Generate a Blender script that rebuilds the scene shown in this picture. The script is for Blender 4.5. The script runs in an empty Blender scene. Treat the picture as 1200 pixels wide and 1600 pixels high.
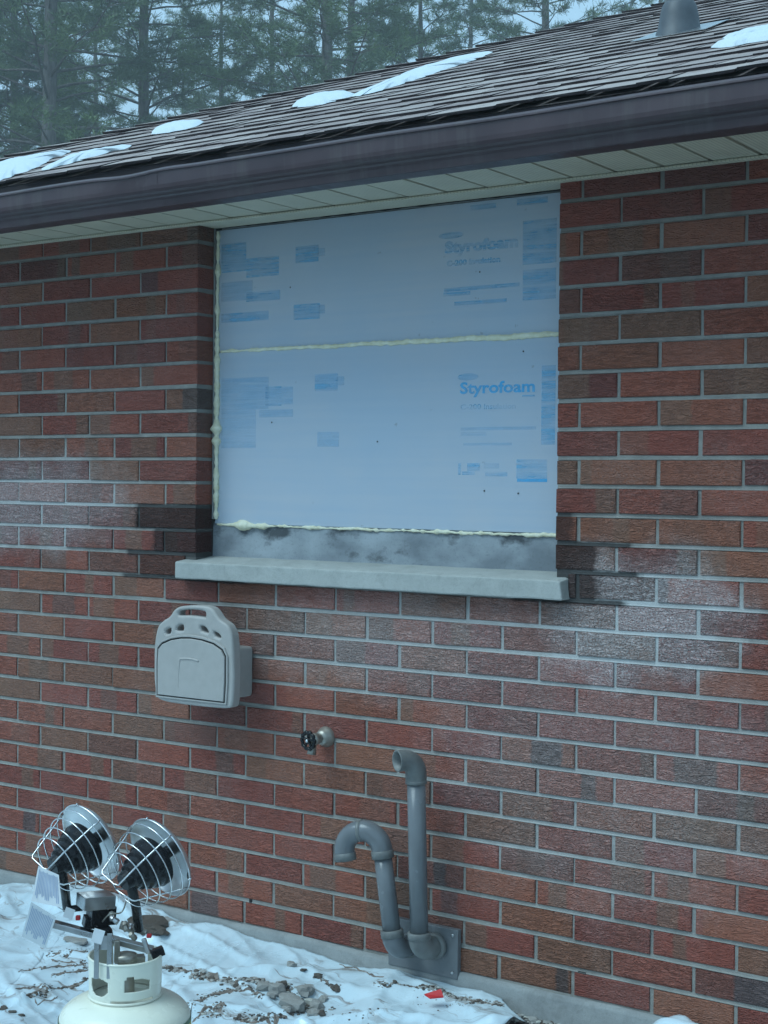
import bpy, bmesh, math, random
import numpy as np
from mathutils import Vector, Matrix, noise
from mathutils.geometry import delaunay_2d_cdt

random.seed(7)
rng = np.random.default_rng(11)
sc = bpy.context.scene
COL = sc.collection

# ------------------------------------------------------------------ camera
YAW, PITCH, ROLL = -0.60199, -0.01884, 0.00954
CAM = np.array([4.7137, -4.2402, 1.7152])
FPX = 2374.1                      # focal length in pixels of a 1200 x 1600 picture
cy_, sy_, cp_, sp_ = math.cos(YAW), math.sin(YAW), math.cos(PITCH), math.sin(PITCH)
W_ = np.array([sy_*cp_, cy_*cp_, sp_])
R0 = np.array([cy_, -sy_, 0.0]); U0 = np.cross(R0, W_)
R_ = math.cos(ROLL)*R0 + math.sin(ROLL)*U0
U_ = -math.sin(ROLL)*R0 + math.cos(ROLL)*U0
cam = bpy.data.cameras.new('camera'); cam_o = bpy.data.objects.new('camera', cam); COL.objects.link(cam_o)
cam.sensor_fit = 'HORIZONTAL'; cam.sensor_width = 36.0; cam.lens = 36.0*FPX/1200.0
cam.clip_start = 0.05; cam.clip_end = 3000
cam_o.matrix_world = Matrix(((R_[0], U_[0], -W_[0], CAM[0]), (R_[1], U_[1], -W_[1], CAM[1]), (R_[2], U_[2], -W_[2], CAM[2]), (0, 0, 0, 1)))
sc.camera = cam_o
cy = sc.cycles; cy.max_bounces = 4; cy.diffuse_bounces = 2; cy.glossy_bounces = 2; cy.transmission_bounces = 2; cy.transparent_max_bounces = 8; cy.volume_bounces = 0

# ------------------------------------------------------------------ light
SUN_EL = math.radians(56); SUN_AZ = math.atan2(-0.50, -0.86)
sdir = Vector((math.sin(SUN_AZ)*math.cos(SUN_EL), math.cos(SUN_AZ)*math.cos(SUN_EL), math.sin(SUN_EL)))
w = bpy.data.worlds.new('World'); sc.world = w; w.use_nodes = True
nt = w.node_tree; nt.nodes.clear()
sky = nt.nodes.new('ShaderNodeTexSky'); sky.sky_type = 'NISHITA'; sky.sun_disc = False
sky.sun_elevation = SUN_EL; sky.sun_rotation = SUN_AZ; sky.air_density = 1.0; sky.dust_density = 0.6; sky.ozone_density = 4.0
bg = nt.nodes.new('ShaderNodeBackground'); bg.inputs['Strength'].default_value = 0.15
wo = nt.nodes.new('ShaderNodeOutputWorld')
# overcast dusk: an even pale blue cloud deck over the clear sky, the same in every direction
ov = nt.nodes.new('ShaderNodeMix'); ov.data_type = 'RGBA'; ov.inputs[0].default_value = 0.68; ov.inputs[7].default_value = (2.1, 3.65, 4.5, 1)
nt.links.new(sky.outputs[0], ov.inputs[6]); nt.links.new(ov.outputs[2], bg.inputs[0]); nt.links.new(bg.outputs[0], wo.inputs[0])
sun = bpy.data.lights.new('sun', 'SUN'); sun.energy = 1.4; sun.angle = math.radians(34); sun.color = (0.70, 0.93, 1.0)
sun_o = bpy.data.objects.new('sun', sun); COL.objects.link(sun_o)
sun_o.rotation_euler = sdir.to_track_quat('Z', 'Y').to_euler(); sun_o.location = (0, -10, 20)
vs = sc.view_settings; vs.view_transform = 'Standard'; vs.look = 'None'; vs.exposure = 0.76; vs.gamma = 1.0; vs.use_curve_mapping = False

# ------------------------------------------------------------------ helpers
def ray(px, py): return W_ + R_*(px-600)/FPX + U_*(800-py)/FPX
def onY(px, py, Y=0.0):
    d = ray(px, py); return Vector(CAM + d*(Y-CAM[1])/d[1])
def onZ(px, py, Z):
    d = ray(px, py); return Vector(CAM + d*(Z-CAM[2])/d[2])
def atD(px, py, D): return Vector(CAM + D*ray(px, py))
def proj(P):
    d = np.array(P)-CAM; z = d@W_
    return 600+FPX*(d@R_)/z, 800-FPX*(d@U_)/z, z

ORG = {}
def link(o, parent=None, world=(0, 0, 0)):
    COL.objects.link(o); ORG[o] = Vector(world)
    if parent is not None: o.parent = parent
    return o
def empty(name, loc, label, cat, group=None):
    o = bpy.data.objects.new(name, None); o.location = loc; o.empty_display_size = 0.1
    link(o, None, loc); tag(o, label, cat, group); return o
def tag(o, label=None, cat=None, group=None, kind=None):
    if label: o['label'] = label
    if cat: o['category'] = cat
    if group: o['group'] = group
    if kind: o['kind'] = kind
    return o
def mk(name, verts, faces, m, parent=None, smooth=False, fm=None, base=None):
    """verts in world space; the object sits at its parent's origin (or at base)."""
    org = ORG[parent] if parent is not None else Vector(base if base is not None else (0, 0, 0))
    me = bpy.data.meshes.new(name)
    me.from_pydata([(v[0]-org[0], v[1]-org[1], v[2]-org[2]) for v in verts], [], faces)
    ms = m if isinstance(m, (list, tuple)) else [m]
    for x in ms: me.materials.append(x)
    if fm is not None: me.polygons.foreach_set('material_index', fm)
    if smooth: me.polygons.foreach_set('use_smooth', [True]*len(me.polygons))
    me.update()
    o = bpy.data.objects.new(name, me); link(o, parent, org)
    if parent is None: o.location = org
    return o
class MB:
    def __init__(s): s.v = []; s.f = []; s.m = []
    def add(s, vs_, fs_, mi=0):
        n = len(s.v); s.v += [tuple(p) for p in vs_]; s.f += [tuple(i+n for i in f) for f in fs_]; s.m += [mi]*len(fs_); return s
    def box(s, x0, x1, y0, y1, z0, z1, mi=0):
        v = [(x, y, z) for z in (z0, z1) for y in (y0, y1) for x in (x0, x1)]
        return s.add(v, [(0, 2, 3, 1), (4, 5, 7, 6), (0, 1, 5, 4), (2, 6, 7, 3), (0, 4, 6, 2), (1, 3, 7, 5)], mi)
    def build(s, name, m, parent=None, smooth=False, base=None): return mk(name, s.v, s.f, m, parent, smooth, s.m if isinstance(m, (list, tuple)) else None, base)
def bevel_box(x0, x1, y0, y1, z0, z1, b=0.004, seg=2):
    bm = bmesh.new(); bmesh.ops.create_cube(bm, size=1)
    for v in bm.verts: v.co = ((x0+x1)/2+v.co.x*(x1-x0), (y0+y1)/2+v.co.y*(y1-y0), (z0+z1)/2+v.co.z*(z1-z0))
    bmesh.ops.bevel(bm, geom=bm.edges[:], offset=b, segments=seg, profile=0.5, affect='EDGES')
    r = ([v.co[:] for v in bm.verts], [[v.index for v in f.verts] for f in bm.faces]); bm.free(); return r
def frame(d):
    d = Vector(d).normalized(); a = Vector((0, 0, 1)) if abs(d.z) < 0.9 else Vector((1, 0, 0))
    x = a.cross(d).normalized(); return x, d.cross(x).normalized(), d
def tube(path, rad, n=14, cap=True, closed=False):
    P = [Vector(p) for p in path]; N = len(P); rads = rad if isinstance(rad, (list, tuple)) else [rad]*N
    V = []; F = []; x = None
    for i, p in enumerate(P):
        if closed: t = (P[(i+1) % N]-P[i-1]).normalized()
        else: t = ((P[min(i+1, N-1)]-p).normalized()+(p-P[max(i-1, 0)]).normalized()).normalized() if 0 < i < N-1 else ((P[1]-P[0]) if i == 0 else (P[-1]-P[-2])).normalized()
        if x is None: x = frame(t)[0]
        x = (x-t*x.dot(t)).normalized(); y = t.cross(x)
        for k in range(n):
            a = 2*math.pi*k/n; V.append(p+(x*math.cos(a)+y*math.sin(a))*rads[i])
    for i in range(N if closed else N-1):
        j = (i+1) % N
        for k in range(n): F.append((i*n+k, i*n+(k+1) % n, j*n+(k+1) % n, j*n+k))
    if cap and not closed: F += [tuple(range(n))[::-1], tuple((N-1)*n+k for k in range(n))]
    return V, F
def lathe(prof, origin, axis, n=32, cap0=False, cap1=False):
    x, y, d = frame(axis); o = Vector(origin); V = []; F = []
    for r, h in prof:
        for k in range(n):
            a = 2*math.pi*k/n; V.append(o+d*h+(x*math.cos(a)+y*math.sin(a))*r)
    for i in range(len(prof)-1):
        for k in range(n): F.append((i*n+k, i*n+(k+1) % n, (i+1)*n+(k+1) % n, (i+1)*n+k))
    if cap0: F.append(tuple(range(n))[::-1])
    if cap1: F.append(tuple((len(prof)-1)*n+k for k in range(n)))
    return V, F
def arc(c, u, v, r, a0, a1, n):
    return [Vector(c)+Vector(u)*r*math.cos(math.radians(a0+(a1-a0)*i/n))+Vector(v)*r*math.sin(math.radians(a0+(a1-a0)*i/n)) for i in range(n+1)]
def catmull(pts, n=6, closed=False):
    P = [Vector(p) for p in pts]; out = []; N = len(P)
    for i in range(N if closed else N-1):
        p0, p1, p2, p3 = (P[(i-1) % N], P[i], P[(i+1) % N], P[(i+2) % N]) if closed else (P[max(i-1, 0)], P[i], P[i+1], P[min(i+2, N-1)])
        for k in range(n):
            t = k/n; out.append(0.5*((2*p1)+(p2-p0)*t+(2*p0-5*p1+4*p2-p3)*t*t+(3*p1-p0-3*p2+p3)*t**3))
    if not closed: out.append(P[-1])
    return out
def curve_mesh(splines, extrude, bevel=0.0, res=2):
    """2D filled outline(s) with holes -> (verts, faces) in x,y plane, thickness along z."""
    cu = bpy.data.curves.new('outline', 'CURVE'); cu.dimensions = '2D'; cu.fill_mode = 'BOTH'
    cu.extrude = extrude; cu.bevel_depth = bevel; cu.bevel_resolution = res; cu.offset = -bevel
    for pts in splines:
        s = cu.splines.new('POLY'); s.points.add(len(pts)-1); s.use_cyclic_u = True
        for p, q in zip(s.points, pts): p.co = (q[0], q[1], 0, 1)
    o = bpy.data.objects.new('outline', cu); COL.objects.link(o)
    dg = bpy.context.evaluated_depsgraph_get(); me = bpy.data.meshes.new_from_object(o.evaluated_get(dg))
    r = ([v.co[:] for v in me.vertices], [tuple(p.vertices) for p in me.polygons])
    bpy.data.objects.remove(o); bpy.data.curves.remove(cu); bpy.data.meshes.remove(me); return r
def text_mesh(body, size, offset=0.0):
    cu = bpy.data.curves.new('lettering', 'FONT'); cu.body = body; cu.size = size; cu.offset = offset; cu.resolution_u = 3
    o = bpy.data.objects.new('lettering', cu); COL.objects.link(o)
    dg = bpy.context.evaluated_depsgraph_get(); me = bpy.data.meshes.new_from_object(o.evaluated_get(dg))
    r = ([v.co[:] for v in me.vertices], [tuple(p.vertices) for p in me.polygons])
    bpy.data.objects.remove(o); bpy.data.curves.remove(cu); bpy.data.meshes.remove(me); return r

# ------------------------------------------------------------------ materials
class NM:
    def __init__(s, name):
        s.m = bpy.data.materials.new(name); s.m.use_nodes = True; s.t = s.m.node_tree; s.t.nodes.clear()
        s.out = s.t.nodes.new('ShaderNodeOutputMaterial'); s.b = s.t.nodes.new('ShaderNodeBsdfPrincipled')
        s.t.links.new(s.b.outputs[0], s.out.inputs[0])
    def n(s, typ, ins=None, **kw):
        x = s.t.nodes.new('ShaderNode'+typ)
        for k, v in kw.items(): setattr(x, k, v)
        for k, v in (ins or {}).items(): s.set(x.inputs[k], v)
        return x
    def set(s, inp, v):
        if isinstance(v, bpy.types.NodeSocket): s.t.links.new(v, inp)
        elif isinstance(v, bpy.types.Node): s.t.links.new(v.outputs[0], inp)
        else:
            if isinstance(v, tuple) and len(v) == 3 and inp.type == 'RGBA': v = (*v, 1)
            inp.default_value = v
    def math(s, op, a, b=0.0, c=None, clamp=False):
        x = s.n('Math', operation=op, use_clamp=clamp); s.set(x.inputs[0], a); s.set(x.inputs[1], b)
        if c is not None: s.set(x.inputs[2], c)
        return x.outputs[0]
    def vmath(s, op, a, b):
        x = s.n('VectorMath', operation=op); s.set(x.inputs[0], a); s.set(x.inputs[1], b); return x.outputs[0]
    def noise(s, vec, scale, detail=4, rough=0.55, dist=0.0, w=None):
        x = s.n('TexNoise', {'Scale': scale, 'Detail': detail, 'Roughness': rough, 'Distortion': dist})
        if w is not None: vec = s.vmath('ADD', vec, s.n('CombineXYZ', {0: w, 1: w, 2: w}).outputs[0])
        if vec is not None: s.set(x.inputs['Vector'], vec)
        return x.outputs[0]
    def ramp(s, f, stops, interp='LINEAR'):
        x = s.n('ValToRGB'); x.color_ramp.interpolation = interp; e = x.color_ramp.elements
        while len(e) < len(stops): e.new(0.5)
        for q, (p, c) in zip(e, stops):
            q.position = p; q.color = (c, c, c, 1) if isinstance(c, (int, float)) else (*c, 1)
        s.set(x.inputs[0], f); return x.outputs[0]
    def mix(s, f, a, b, mode='MIX'):
        x = s.n('Mix', data_type='RGBA', blend_type=mode); s.set(x.inputs[0], f); s.set(x.inputs[6], a); s.set(x.inputs[7], b); return x.outputs[2]
    def maprange(s, v, a, b, c=0.0, d=1.0, smooth=False):
        x = s.n('MapRange', {'Value': v, 'From Min': a, 'From Max': b, 'To Min': c, 'To Max': d})
        if smooth: x.interpolation_type = 'SMOOTHSTEP'
        return x.outputs[0]
    def P(s, **kw):
        for k, v in kw.items(): s.set(s.b.inputs[k.replace('_', ' ')], v)
        return s
    def bump(s, hgt, strength=0.5, dist=0.002):
        x = s.n('Bump', {'Strength': strength, 'Distance': dist, 'Height': hgt}); s.set(s.b.inputs['Normal'], x.outputs[0]); return s
    def obj(s): return s.n('TexCoord').outputs['Object']
    def pos(s): return s.n('NewGeometry').outputs['Position']
def simple(name, col, rough=0.6, metal=0.0, var=0.12, scale=30, bump=0.0, bscale=200, bdist=0.001, spec=0.5, coat=0.0):
    m = NM(name); p = m.pos(); n = m.noise(p, scale, 3)
    m.P(Base_Color=m.mix(m.maprange(n, 0.3, 0.7), tuple(c*(1-var) for c in col), tuple(min(1, c*(1+var)) for c in col)), Roughness=m.maprange(n, 0.2, 0.8, max(0.02, rough-0.08), min(1, rough+0.08)), Metallic=metal)
    m.b.inputs['Specular IOR Level'].default_value = spec; m.b.inputs['Coat Weight'].default_value = coat
    if bump: m.bump(m.noise(p, bscale, 4), bump, bdist)
    return m.m

def stain_mask(m, p):
    """damp, dirty patches on the wall beside both ends of the sill (irregular shape of their own)"""
    sp = m.n('SeparateXYZ', {0: p}); X, Z = sp.outputs[0], sp.outputs[2]
    nz = m.math('MULTIPLY', m.math('SUBTRACT', m.noise(p, 17, 3), 0.5), 0.07)
    Xn = m.math('ADD', X, nz); Zn = m.math('ADD', Z, m.math('MULTIPLY', m.math('SUBTRACT', m.noise(p, 25, 2), 0.5), 0.012))
    def rect(x0, x1, z0, z1, k=1.0, e=0.014):
        a = m.math('MULTIPLY', m.maprange(Xn, x0-e, x0+e), m.maprange(Xn, x1-e, x1+e, 1, 0))
        b = m.math('MULTIPLY', m.maprange(Zn, z0-.004, z0+.004), m.maprange(Zn, z1-.004, z1+.004, 1, 0)); return m.math('MULTIPLY', m.math('MULTIPLY', a, b), k)
    k = rect(0.655, 1.2, 1.535, 1.630)
    for q in ((0.74, 1.2, 1.437, 1.537), (0.60, 1.2, 1.432, 1.452), (0.67, 1.2, 1.352, 1.440, .75), (0.58, 1.2, 1.345, 1.362), (2.3, 2.52, 1.528, 1.630, .9), (2.3, 2.60, 1.437, 1.537), (2.3, 2.72, 1.524, 1.540), (2.3, 2.74, 1.434, 1.452), (2.3, 2.60, 1.345, 1.440), (2.3, 2.70, 1.343, 1.362)): k = m.math('MAXIMUM', k, rect(*q))
    return k

def frost_sheen_mask(m, p):
    """thin frost film round the opening, with sheen painted in as paler, glossier patches"""
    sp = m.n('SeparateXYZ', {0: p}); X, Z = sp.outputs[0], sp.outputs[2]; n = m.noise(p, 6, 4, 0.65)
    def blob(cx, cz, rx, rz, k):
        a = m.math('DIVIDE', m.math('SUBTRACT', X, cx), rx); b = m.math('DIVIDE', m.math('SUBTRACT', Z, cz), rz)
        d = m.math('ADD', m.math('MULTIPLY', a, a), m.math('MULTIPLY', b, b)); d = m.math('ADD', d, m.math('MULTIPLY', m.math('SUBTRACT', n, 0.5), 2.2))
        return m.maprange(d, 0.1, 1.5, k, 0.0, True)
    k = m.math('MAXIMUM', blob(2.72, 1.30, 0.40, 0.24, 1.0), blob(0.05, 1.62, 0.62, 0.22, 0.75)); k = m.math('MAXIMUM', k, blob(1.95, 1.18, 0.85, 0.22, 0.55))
    return m.math('MAXIMUM', k, blob(2.62, 0.88, 0.66, 0.50, 0.46))  # lower right blob: highlights on the rough faces, painted as a pale patch
def brick_mat():
    m = NM('red_textured_brick'); o = m.obj(); rnd = m.n('ObjectInfo').outputs['Random']; p = m.pos()
    wn = m.n('TexWhiteNoise', noise_dimensions='1D'); m.set(wn.inputs['W'], rnd)
    c3 = m.n('SeparateColor', {0: wn.outputs['Color']}); ra, rb, rc = c3.outputs[0], c3.outputs[1], c3.outputs[2]
    base = m.ramp(ra, [(0, (0.22, 0.056, 0.040)), (0.3, (0.285, 0.070, 0.046)), (0.55, (0.31, 0.088, 0.053)), (0.75, (0.295, 0.106, 0.060)), (0.9, (0.225, 0.103, 0.064)), (1, (0.18, 0.053, 0.042))])
    x = m.n('SeparateXYZ', {0: o}).outputs[0]
    wob = m.math('MULTIPLY', m.math('SUBTRACT', m.noise(o, 40, 3, w=m.math('MULTIPLY', rnd, 40)), 0.5), 0.02)
    xx = m.math('ADD', x, wob)
    # kiln-flash band across the face: a lighter brown / grey or slate part of each brick
    c0 = m.maprange(rb, 0, 1, -0.13, 0.13); hw = m.maprange(rc, 0, 1, 0.015, 0.075)
    band = m.maprange(m.math('SUBTRACT', m.math('ABSOLUTE', m.math('SUBTRACT', xx, c0)), hw), -0.003, 0.006, 1, 0)
    bcol = m.ramp(m.math('FRACT', m.math('MULTIPLY', ra, 7.13)), [(0, (0.20, 0.108, 0.072)), (0.5, (0.25, 0.122, 0.076)), (0.72, (0.29, 0.072, 0.048)), (0.9, (0.15, 0.10, 0.075)), (0.955, (0.075, 0.072, 0.075)), (1, (0.05, 0.05, 0.055))])
    col = m.mix(m.math('MULTIPLY', band, m.maprange(m.math('FRACT', m.math('MULTIPLY', rc, 5.7)), 0.25, 0.5, 0.1, 0.72)), base, bcol)
    mott = m.noise(o, 38, 3, 0.65, 0.3, w=m.math('MULTIPLY', rnd, 90))
    col = m.mix(m.maprange(mott, 0.35, 0.7, 0, 0.5), col, m.mix(1.0, col, (0.62, 0.62, 0.66), 'MULTIPLY'))
    dust = m.noise(p, 3.1, 3, 0.6); fine = m.noise(o, 170, 3, 0.6, w=rnd)
    col = m.mix(m.math('MULTIPLY', m.maprange(dust, 0.42, 0.75, 0.0, 0.22), m.maprange(fine, 0.35, 0.65)), col, (0.42, 0.36, 0.34))
    st = stain_mask(m, p); fr = frost_sheen_mask(m, p)
    col = m.mix(m.math('MULTIPLY', m.math('POWER', fr, 1.7), m.maprange(fine, 0.3, 0.7, 0.15, 0.78)), col, (0.64, 0.58, 0.58))  # frost and painted sheen lighten the brick colour
    col = m.mix(m.math('MULTIPLY', st, 0.97), col, m.mix(1.0, m.mix(1.0, col, (0.55, 0.30, 0.26), 'DARKEN'), (0.17, 0.125, 0.12), 'MULTIPLY'))
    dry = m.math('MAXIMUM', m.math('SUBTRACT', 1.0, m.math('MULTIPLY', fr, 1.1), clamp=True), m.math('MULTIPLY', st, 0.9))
    m.P(Base_Color=col, Roughness=m.math('ADD', m.maprange(fine, 0.2, 0.8, 0.20, 0.34), m.math('MULTIPLY', dry, 0.30)), Specular_IOR_Level=m.maprange(dry, 0.2, 1.0, 1.0, 0.32))
    # rug-faced relief: wavy horizontal wrinkles
    mp = m.n('Mapping', {'Vector': o, 'Scale': (26, 26, 92)})
    rip = m.noise(mp.outputs[0], 1.0, 2, 0.5, 1.5, w=m.math('MULTIPLY', rnd, 60))
    h = m.math('ADD', m.math('MULTIPLY', m.math('ABSOLUTE', m.math('SUBTRACT', rip, 0.5)), 2.6), m.math('MULTIPLY', fine, 0.3))
    bn = m.n('Bump', {'Strength': m.maprange(rb, 0, 1, 0.65, 1.0), 'Distance': m.maprange(dry, 0.2, 1.0, 0.019, 0.012), 'Height': h}); m.set(m.b.inputs['Normal'], bn.outputs[0]); return m.m
def mortar_mat():
    m = NM('grey_mortar'); p = m.pos(); n = m.noise(p, 14, 6, 0.6); f = m.noise(p, 260, 4, 0.7)
    col = m.mix(m.maprange(n, 0.3, 0.7), (0.20, 0.19, 0.175), (0.33, 0.315, 0.285)); col = m.mix(m.maprange(f, 0.45, 0.7, 0, 0.4), col, (0.24, 0.24, 0.23))
    col = m.mix(m.math('MULTIPLY', frost_sheen_mask(m, p), 0.8), col, (0.55, 0.56, 0.56))  # same frost and painted sheen, mixed into the joint colour
    col = m.mix(m.maprange(m.noise(p, 2.3, 3), 0.5, 0.7, 0, 0.35), col, (0.20, 0.17, 0.15))
    col = m.mix(m.math('MULTIPLY', stain_mask(m, p), 0.95), col, (0.04, 0.038, 0.037))
    m.P(Base_Color=col, Roughness=0.85); m.bump(m.math('ADD', f, m.math('MULTIPLY', m.noise(p, 60, 3), 1.5)), 0.7, 0.0025); return m.m
def concrete_mat(name, a, b, dark=(0.1, 0.1, 0.1), dk=0.4, streak=False, sc_=7):
    m = NM(name); p = m.pos(); n = m.noise(p, sc_, 7, 0.65, 0.4); f = m.noise(p, 190, 4, 0.7)
    col = m.mix(m.maprange(n, 0.33, 0.68), a, b)
    n2 = m.noise(m.n('Mapping', {'Vector': p, 'Scale': (1, 1, 0.35 if streak else 1)}).outputs[0], sc_*2.4, 6, 0.7, 0.8)
    col = m.mix(m.maprange(n2, 0.52, 0.72, 0, dk), col, dark); col = m.mix(m.maprange(f, 0.5, 0.75, 0, 0.35), col, dark)
    m.P(Base_Color=col, Roughness=0.85); m.bump(m.math('ADD', f, m.noise(p, 40, 4)), 0.5, 0.002); return m.m
def shingle_mats():
    m = NM('brown_shingle_granules'); o = m.obj(); rnd = m.n('ObjectInfo').outputs['Random']; p = m.pos()
    cell = m.math('MULTIPLY', m.noise(p, 5.0, 2), 1.6); g = m.noise(p, 420, 2, 0.7)
    col = m.ramp(m.math('FRACT', m.math('ADD', rnd, cell)), [(0, (0.30, 0.235, 0.22)), (0.35, (0.40, 0.325, 0.305)), (0.6, (0.47, 0.395, 0.365)), (0.8, (0.24, 0.18, 0.175)), (1, (0.36, 0.28, 0.265))])
    col = m.mix(m.maprange(g, 0.45, 0.75, 0, 0.5), col, (0.10, 0.085, 0.08)); col = m.mix(m.maprange(m.noise(p, 1.3, 5), 0.55, 0.8, 0, 0.4), col, (0.25, 0.23, 0.20))
    m.P(Base_Color=col, Roughness=0.62); m.bump(g, 0.35, 0.0015)
    e = simple('shingle_cut_edge', (0.032, 0.024, 0.027), 0.9, scale=60, bump=0.5, bscale=300); return [m.m, e]
def foam_board_mat():
    m = NM('blue_foam_board'); p = m.pos(); n = m.noise(p, 2.2, 4); f = m.noise(p, 240, 3, 0.7)
    st = m.noise(m.n('Mapping', {'Vector': p, 'Scale': (1.2, 1, 46)}).outputs[0], 1.0, 4, 0.6)
    col = m.mix(m.maprange(n, 0.35, 0.65), (0.45, 0.54, 0.64), (0.51, 0.555, 0.62)); col = m.mix(m.maprange(st, 0.4, 0.7, 0, 0.25), col, (0.35, 0.48, 0.62))
    sp = m.noise(p, 34, 2); col = m.mix(m.maprange(sp, 0.74, 0.78, 0, 0.5), col, (0.22, 0.25, 0.28))
    m.P(Base_Color=col, Roughness=0.62); m.bump(m.math('ADD', m.math('MULTIPLY', f, 0.5), st), 0.22, 0.001); return m.m
def print_mat(name, col, lo, hi, streak=60):
    m = NM(name); p = m.pos()
    st = m.noise(m.n('Mapping', {'Vector': p, 'Scale': (4, 1, streak)}).outputs[0], 1.0, 4, 0.65); bl = m.noise(p, 14, 3)
    a = m.math('MULTIPLY', m.maprange(st, 0.3, 0.7, lo, hi), m.maprange(bl, 0.3, 0.6, 0.6, 1.0), clamp=True)
    m.P(Base_Color=col, Roughness=0.6, Alpha=a); return m.m
def foam_mat():
    m = NM('cream_spray_foam'); p = m.pos(); n = m.noise(p, 40, 5); m.P(Base_Color=m.mix(m.maprange(n, 0.35, 0.7), (0.88, 0.86, 0.68), (0.74, 0.70, 0.48)), Roughness=0.7)
    m.b.inputs['Subsurface Weight'].default_value = 0.0; m.bump(m.noise(p, 120, 4), 0.6, 0.003); return m.m
def tarp_mat():
    m = NM('white_plastic_sheet'); p = m.pos(); n = m.noise(p, 2.4, 6, 0.6)
    # dried mud smears on the sheet
    wv = m.vmath('ADD', p, m.vmath('MULTIPLY', m.n('TexNoise', {'Vector': p, 'Scale': 4.0, 'Detail': 3.0}).outputs['Color'], (0.35, 0.35, 0.0)))
    s1 = m.noise(m.n('Mapping', {'Vector': wv, 'Rotation': (0, 0, 0.75), 'Scale': (3.0, 14.0, 1)}).outputs[0], 1.0, 6, 0.7)
    patch = m.noise(p, 1.7, 3); k = m.math('MULTIPLY', m.maprange(s1, 0.56, 0.63), m.maprange(patch, 0.40, 0.55), clamp=True)
    col = m.mix(m.maprange(n, 0.35, 0.7), (0.62, 0.74, 0.80), (0.54, 0.67, 0.74)); col = m.mix(m.math('MULTIPLY', k, 0.8), col, (0.20, 0.155, 0.125))
    col = m.mix(m.maprange(m.noise(p, 130, 4, 0.7), 0.6, 0.75, 0, 0.3), col, (0.35, 0.32, 0.30))
    cr_ = m.math('ABSOLUTE', m.math('SUBTRACT', m.noise(p, 9, 2, 0.5, 1.0), 0.5)); m.P(Base_Color=col, Roughness=m.maprange(n, 0.3, 0.7, 0.16, 0.30)); m.b.inputs['Specular IOR Level'].default_value = 0.7; m.bump(m.math('ADD', m.math('MULTIPLY', cr_, -2.0), m.math('MULTIPLY', m.noise(p, 70, 3), 0.12)), 0.24, 0.010); return m.m
def soil_mat():
    m = NM('soil_with_snow'); p = m.pos(); n = m.noise(p, 1.1, 6); f = m.noise(p, 60, 5, 0.7)
    col = m.mix(m.maprange(f, 0.3, 0.7), (0.055, 0.045, 0.038), (0.13, 0.105, 0.085))
    sp = m.n('SeparateXYZ', {0: p}); far = m.maprange(sp.outputs[1], -3.2, -4.2)
    col = m.mix(m.math('MULTIPLY', m.maprange(n, 0.54, 0.60), far, clamp=True), col, (0.74, 0.78, 0.82))
    m.P(Base_Color=col, Roughness=0.9); m.bump(f, 0.9, 0.02); return m.m
def stone_mat(name, a, b):
    m = NM(name); o = m.obj(); rnd = m.n('ObjectInfo').outputs['Random']; n = m.noise(o, 30, 6, w=m.math('MULTIPLY', rnd, 30))
    m.P(Base_Color=m.mix(m.maprange(n, 0.35, 0.65), a, b), Roughness=0.9); m.bump(m.noise(o, 160, 4, 0.7), 0.7, 0.003); return m.m
def needle_mat():
    m = NM('pine_needles'); p = m.pos(); rnd = m.n('ObjectInfo').outputs['Random']
    n = m.noise(p, 0.42, 3); f = m.noise(p, 4, 2)
    col = m.mix(m.maprange(n, 0.35, 0.68), (0.055, 0.11, 0.05), (0.23, 0.34, 0.11)); col = m.mix(m.maprange(f, 0.35, 0.65, 0, 0.45), col, (0.07, 0.125, 0.075))
    col = m.mix(m.maprange(rnd, 0, 1, 0, 0.35), col, (0.10, 0.12, 0.045)); m.P(Base_Color=col, Roughness=0.6); return m.m
def bark_mat():
    m = NM('grey_bark'); p = m.pos(); n = m.noise(m.n('Mapping', {'Vector': p, 'Scale': (9, 9, 2)}).outputs[0], 1.0, 6, 0.65)
    m.P(Base_Color=m.mix(m.maprange(n, 0.35, 0.7), (0.075, 0.062, 0.055), (0.20, 0.175, 0.16)), Roughness=0.9); m.bump(n, 0.8, 0.03); return m.m
def soffit_mat():
    m = NM('beige_vinyl_soffit'); p = m.pos(); x = m.n('SeparateXYZ', {0: p}).outputs[0]
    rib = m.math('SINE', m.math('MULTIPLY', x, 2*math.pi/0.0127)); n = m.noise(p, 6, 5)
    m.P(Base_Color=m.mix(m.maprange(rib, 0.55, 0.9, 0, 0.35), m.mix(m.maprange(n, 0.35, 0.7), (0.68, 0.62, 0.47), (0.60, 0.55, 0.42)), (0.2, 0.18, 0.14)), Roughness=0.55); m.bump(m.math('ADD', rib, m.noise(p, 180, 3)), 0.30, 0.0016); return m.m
def snow_mat():
    m = NM('old_snow'); p = m.pos(); n = m.noise(p, 30, 5, 0.7); m.P(Base_Color=m.mix(n, (0.56, 0.64, 0.70), (0.68, 0.75, 0.80)), Roughness=0.75); m.bump(m.noise(p, 70, 5, 0.7), 0.6, 0.006); return m.m

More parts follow.
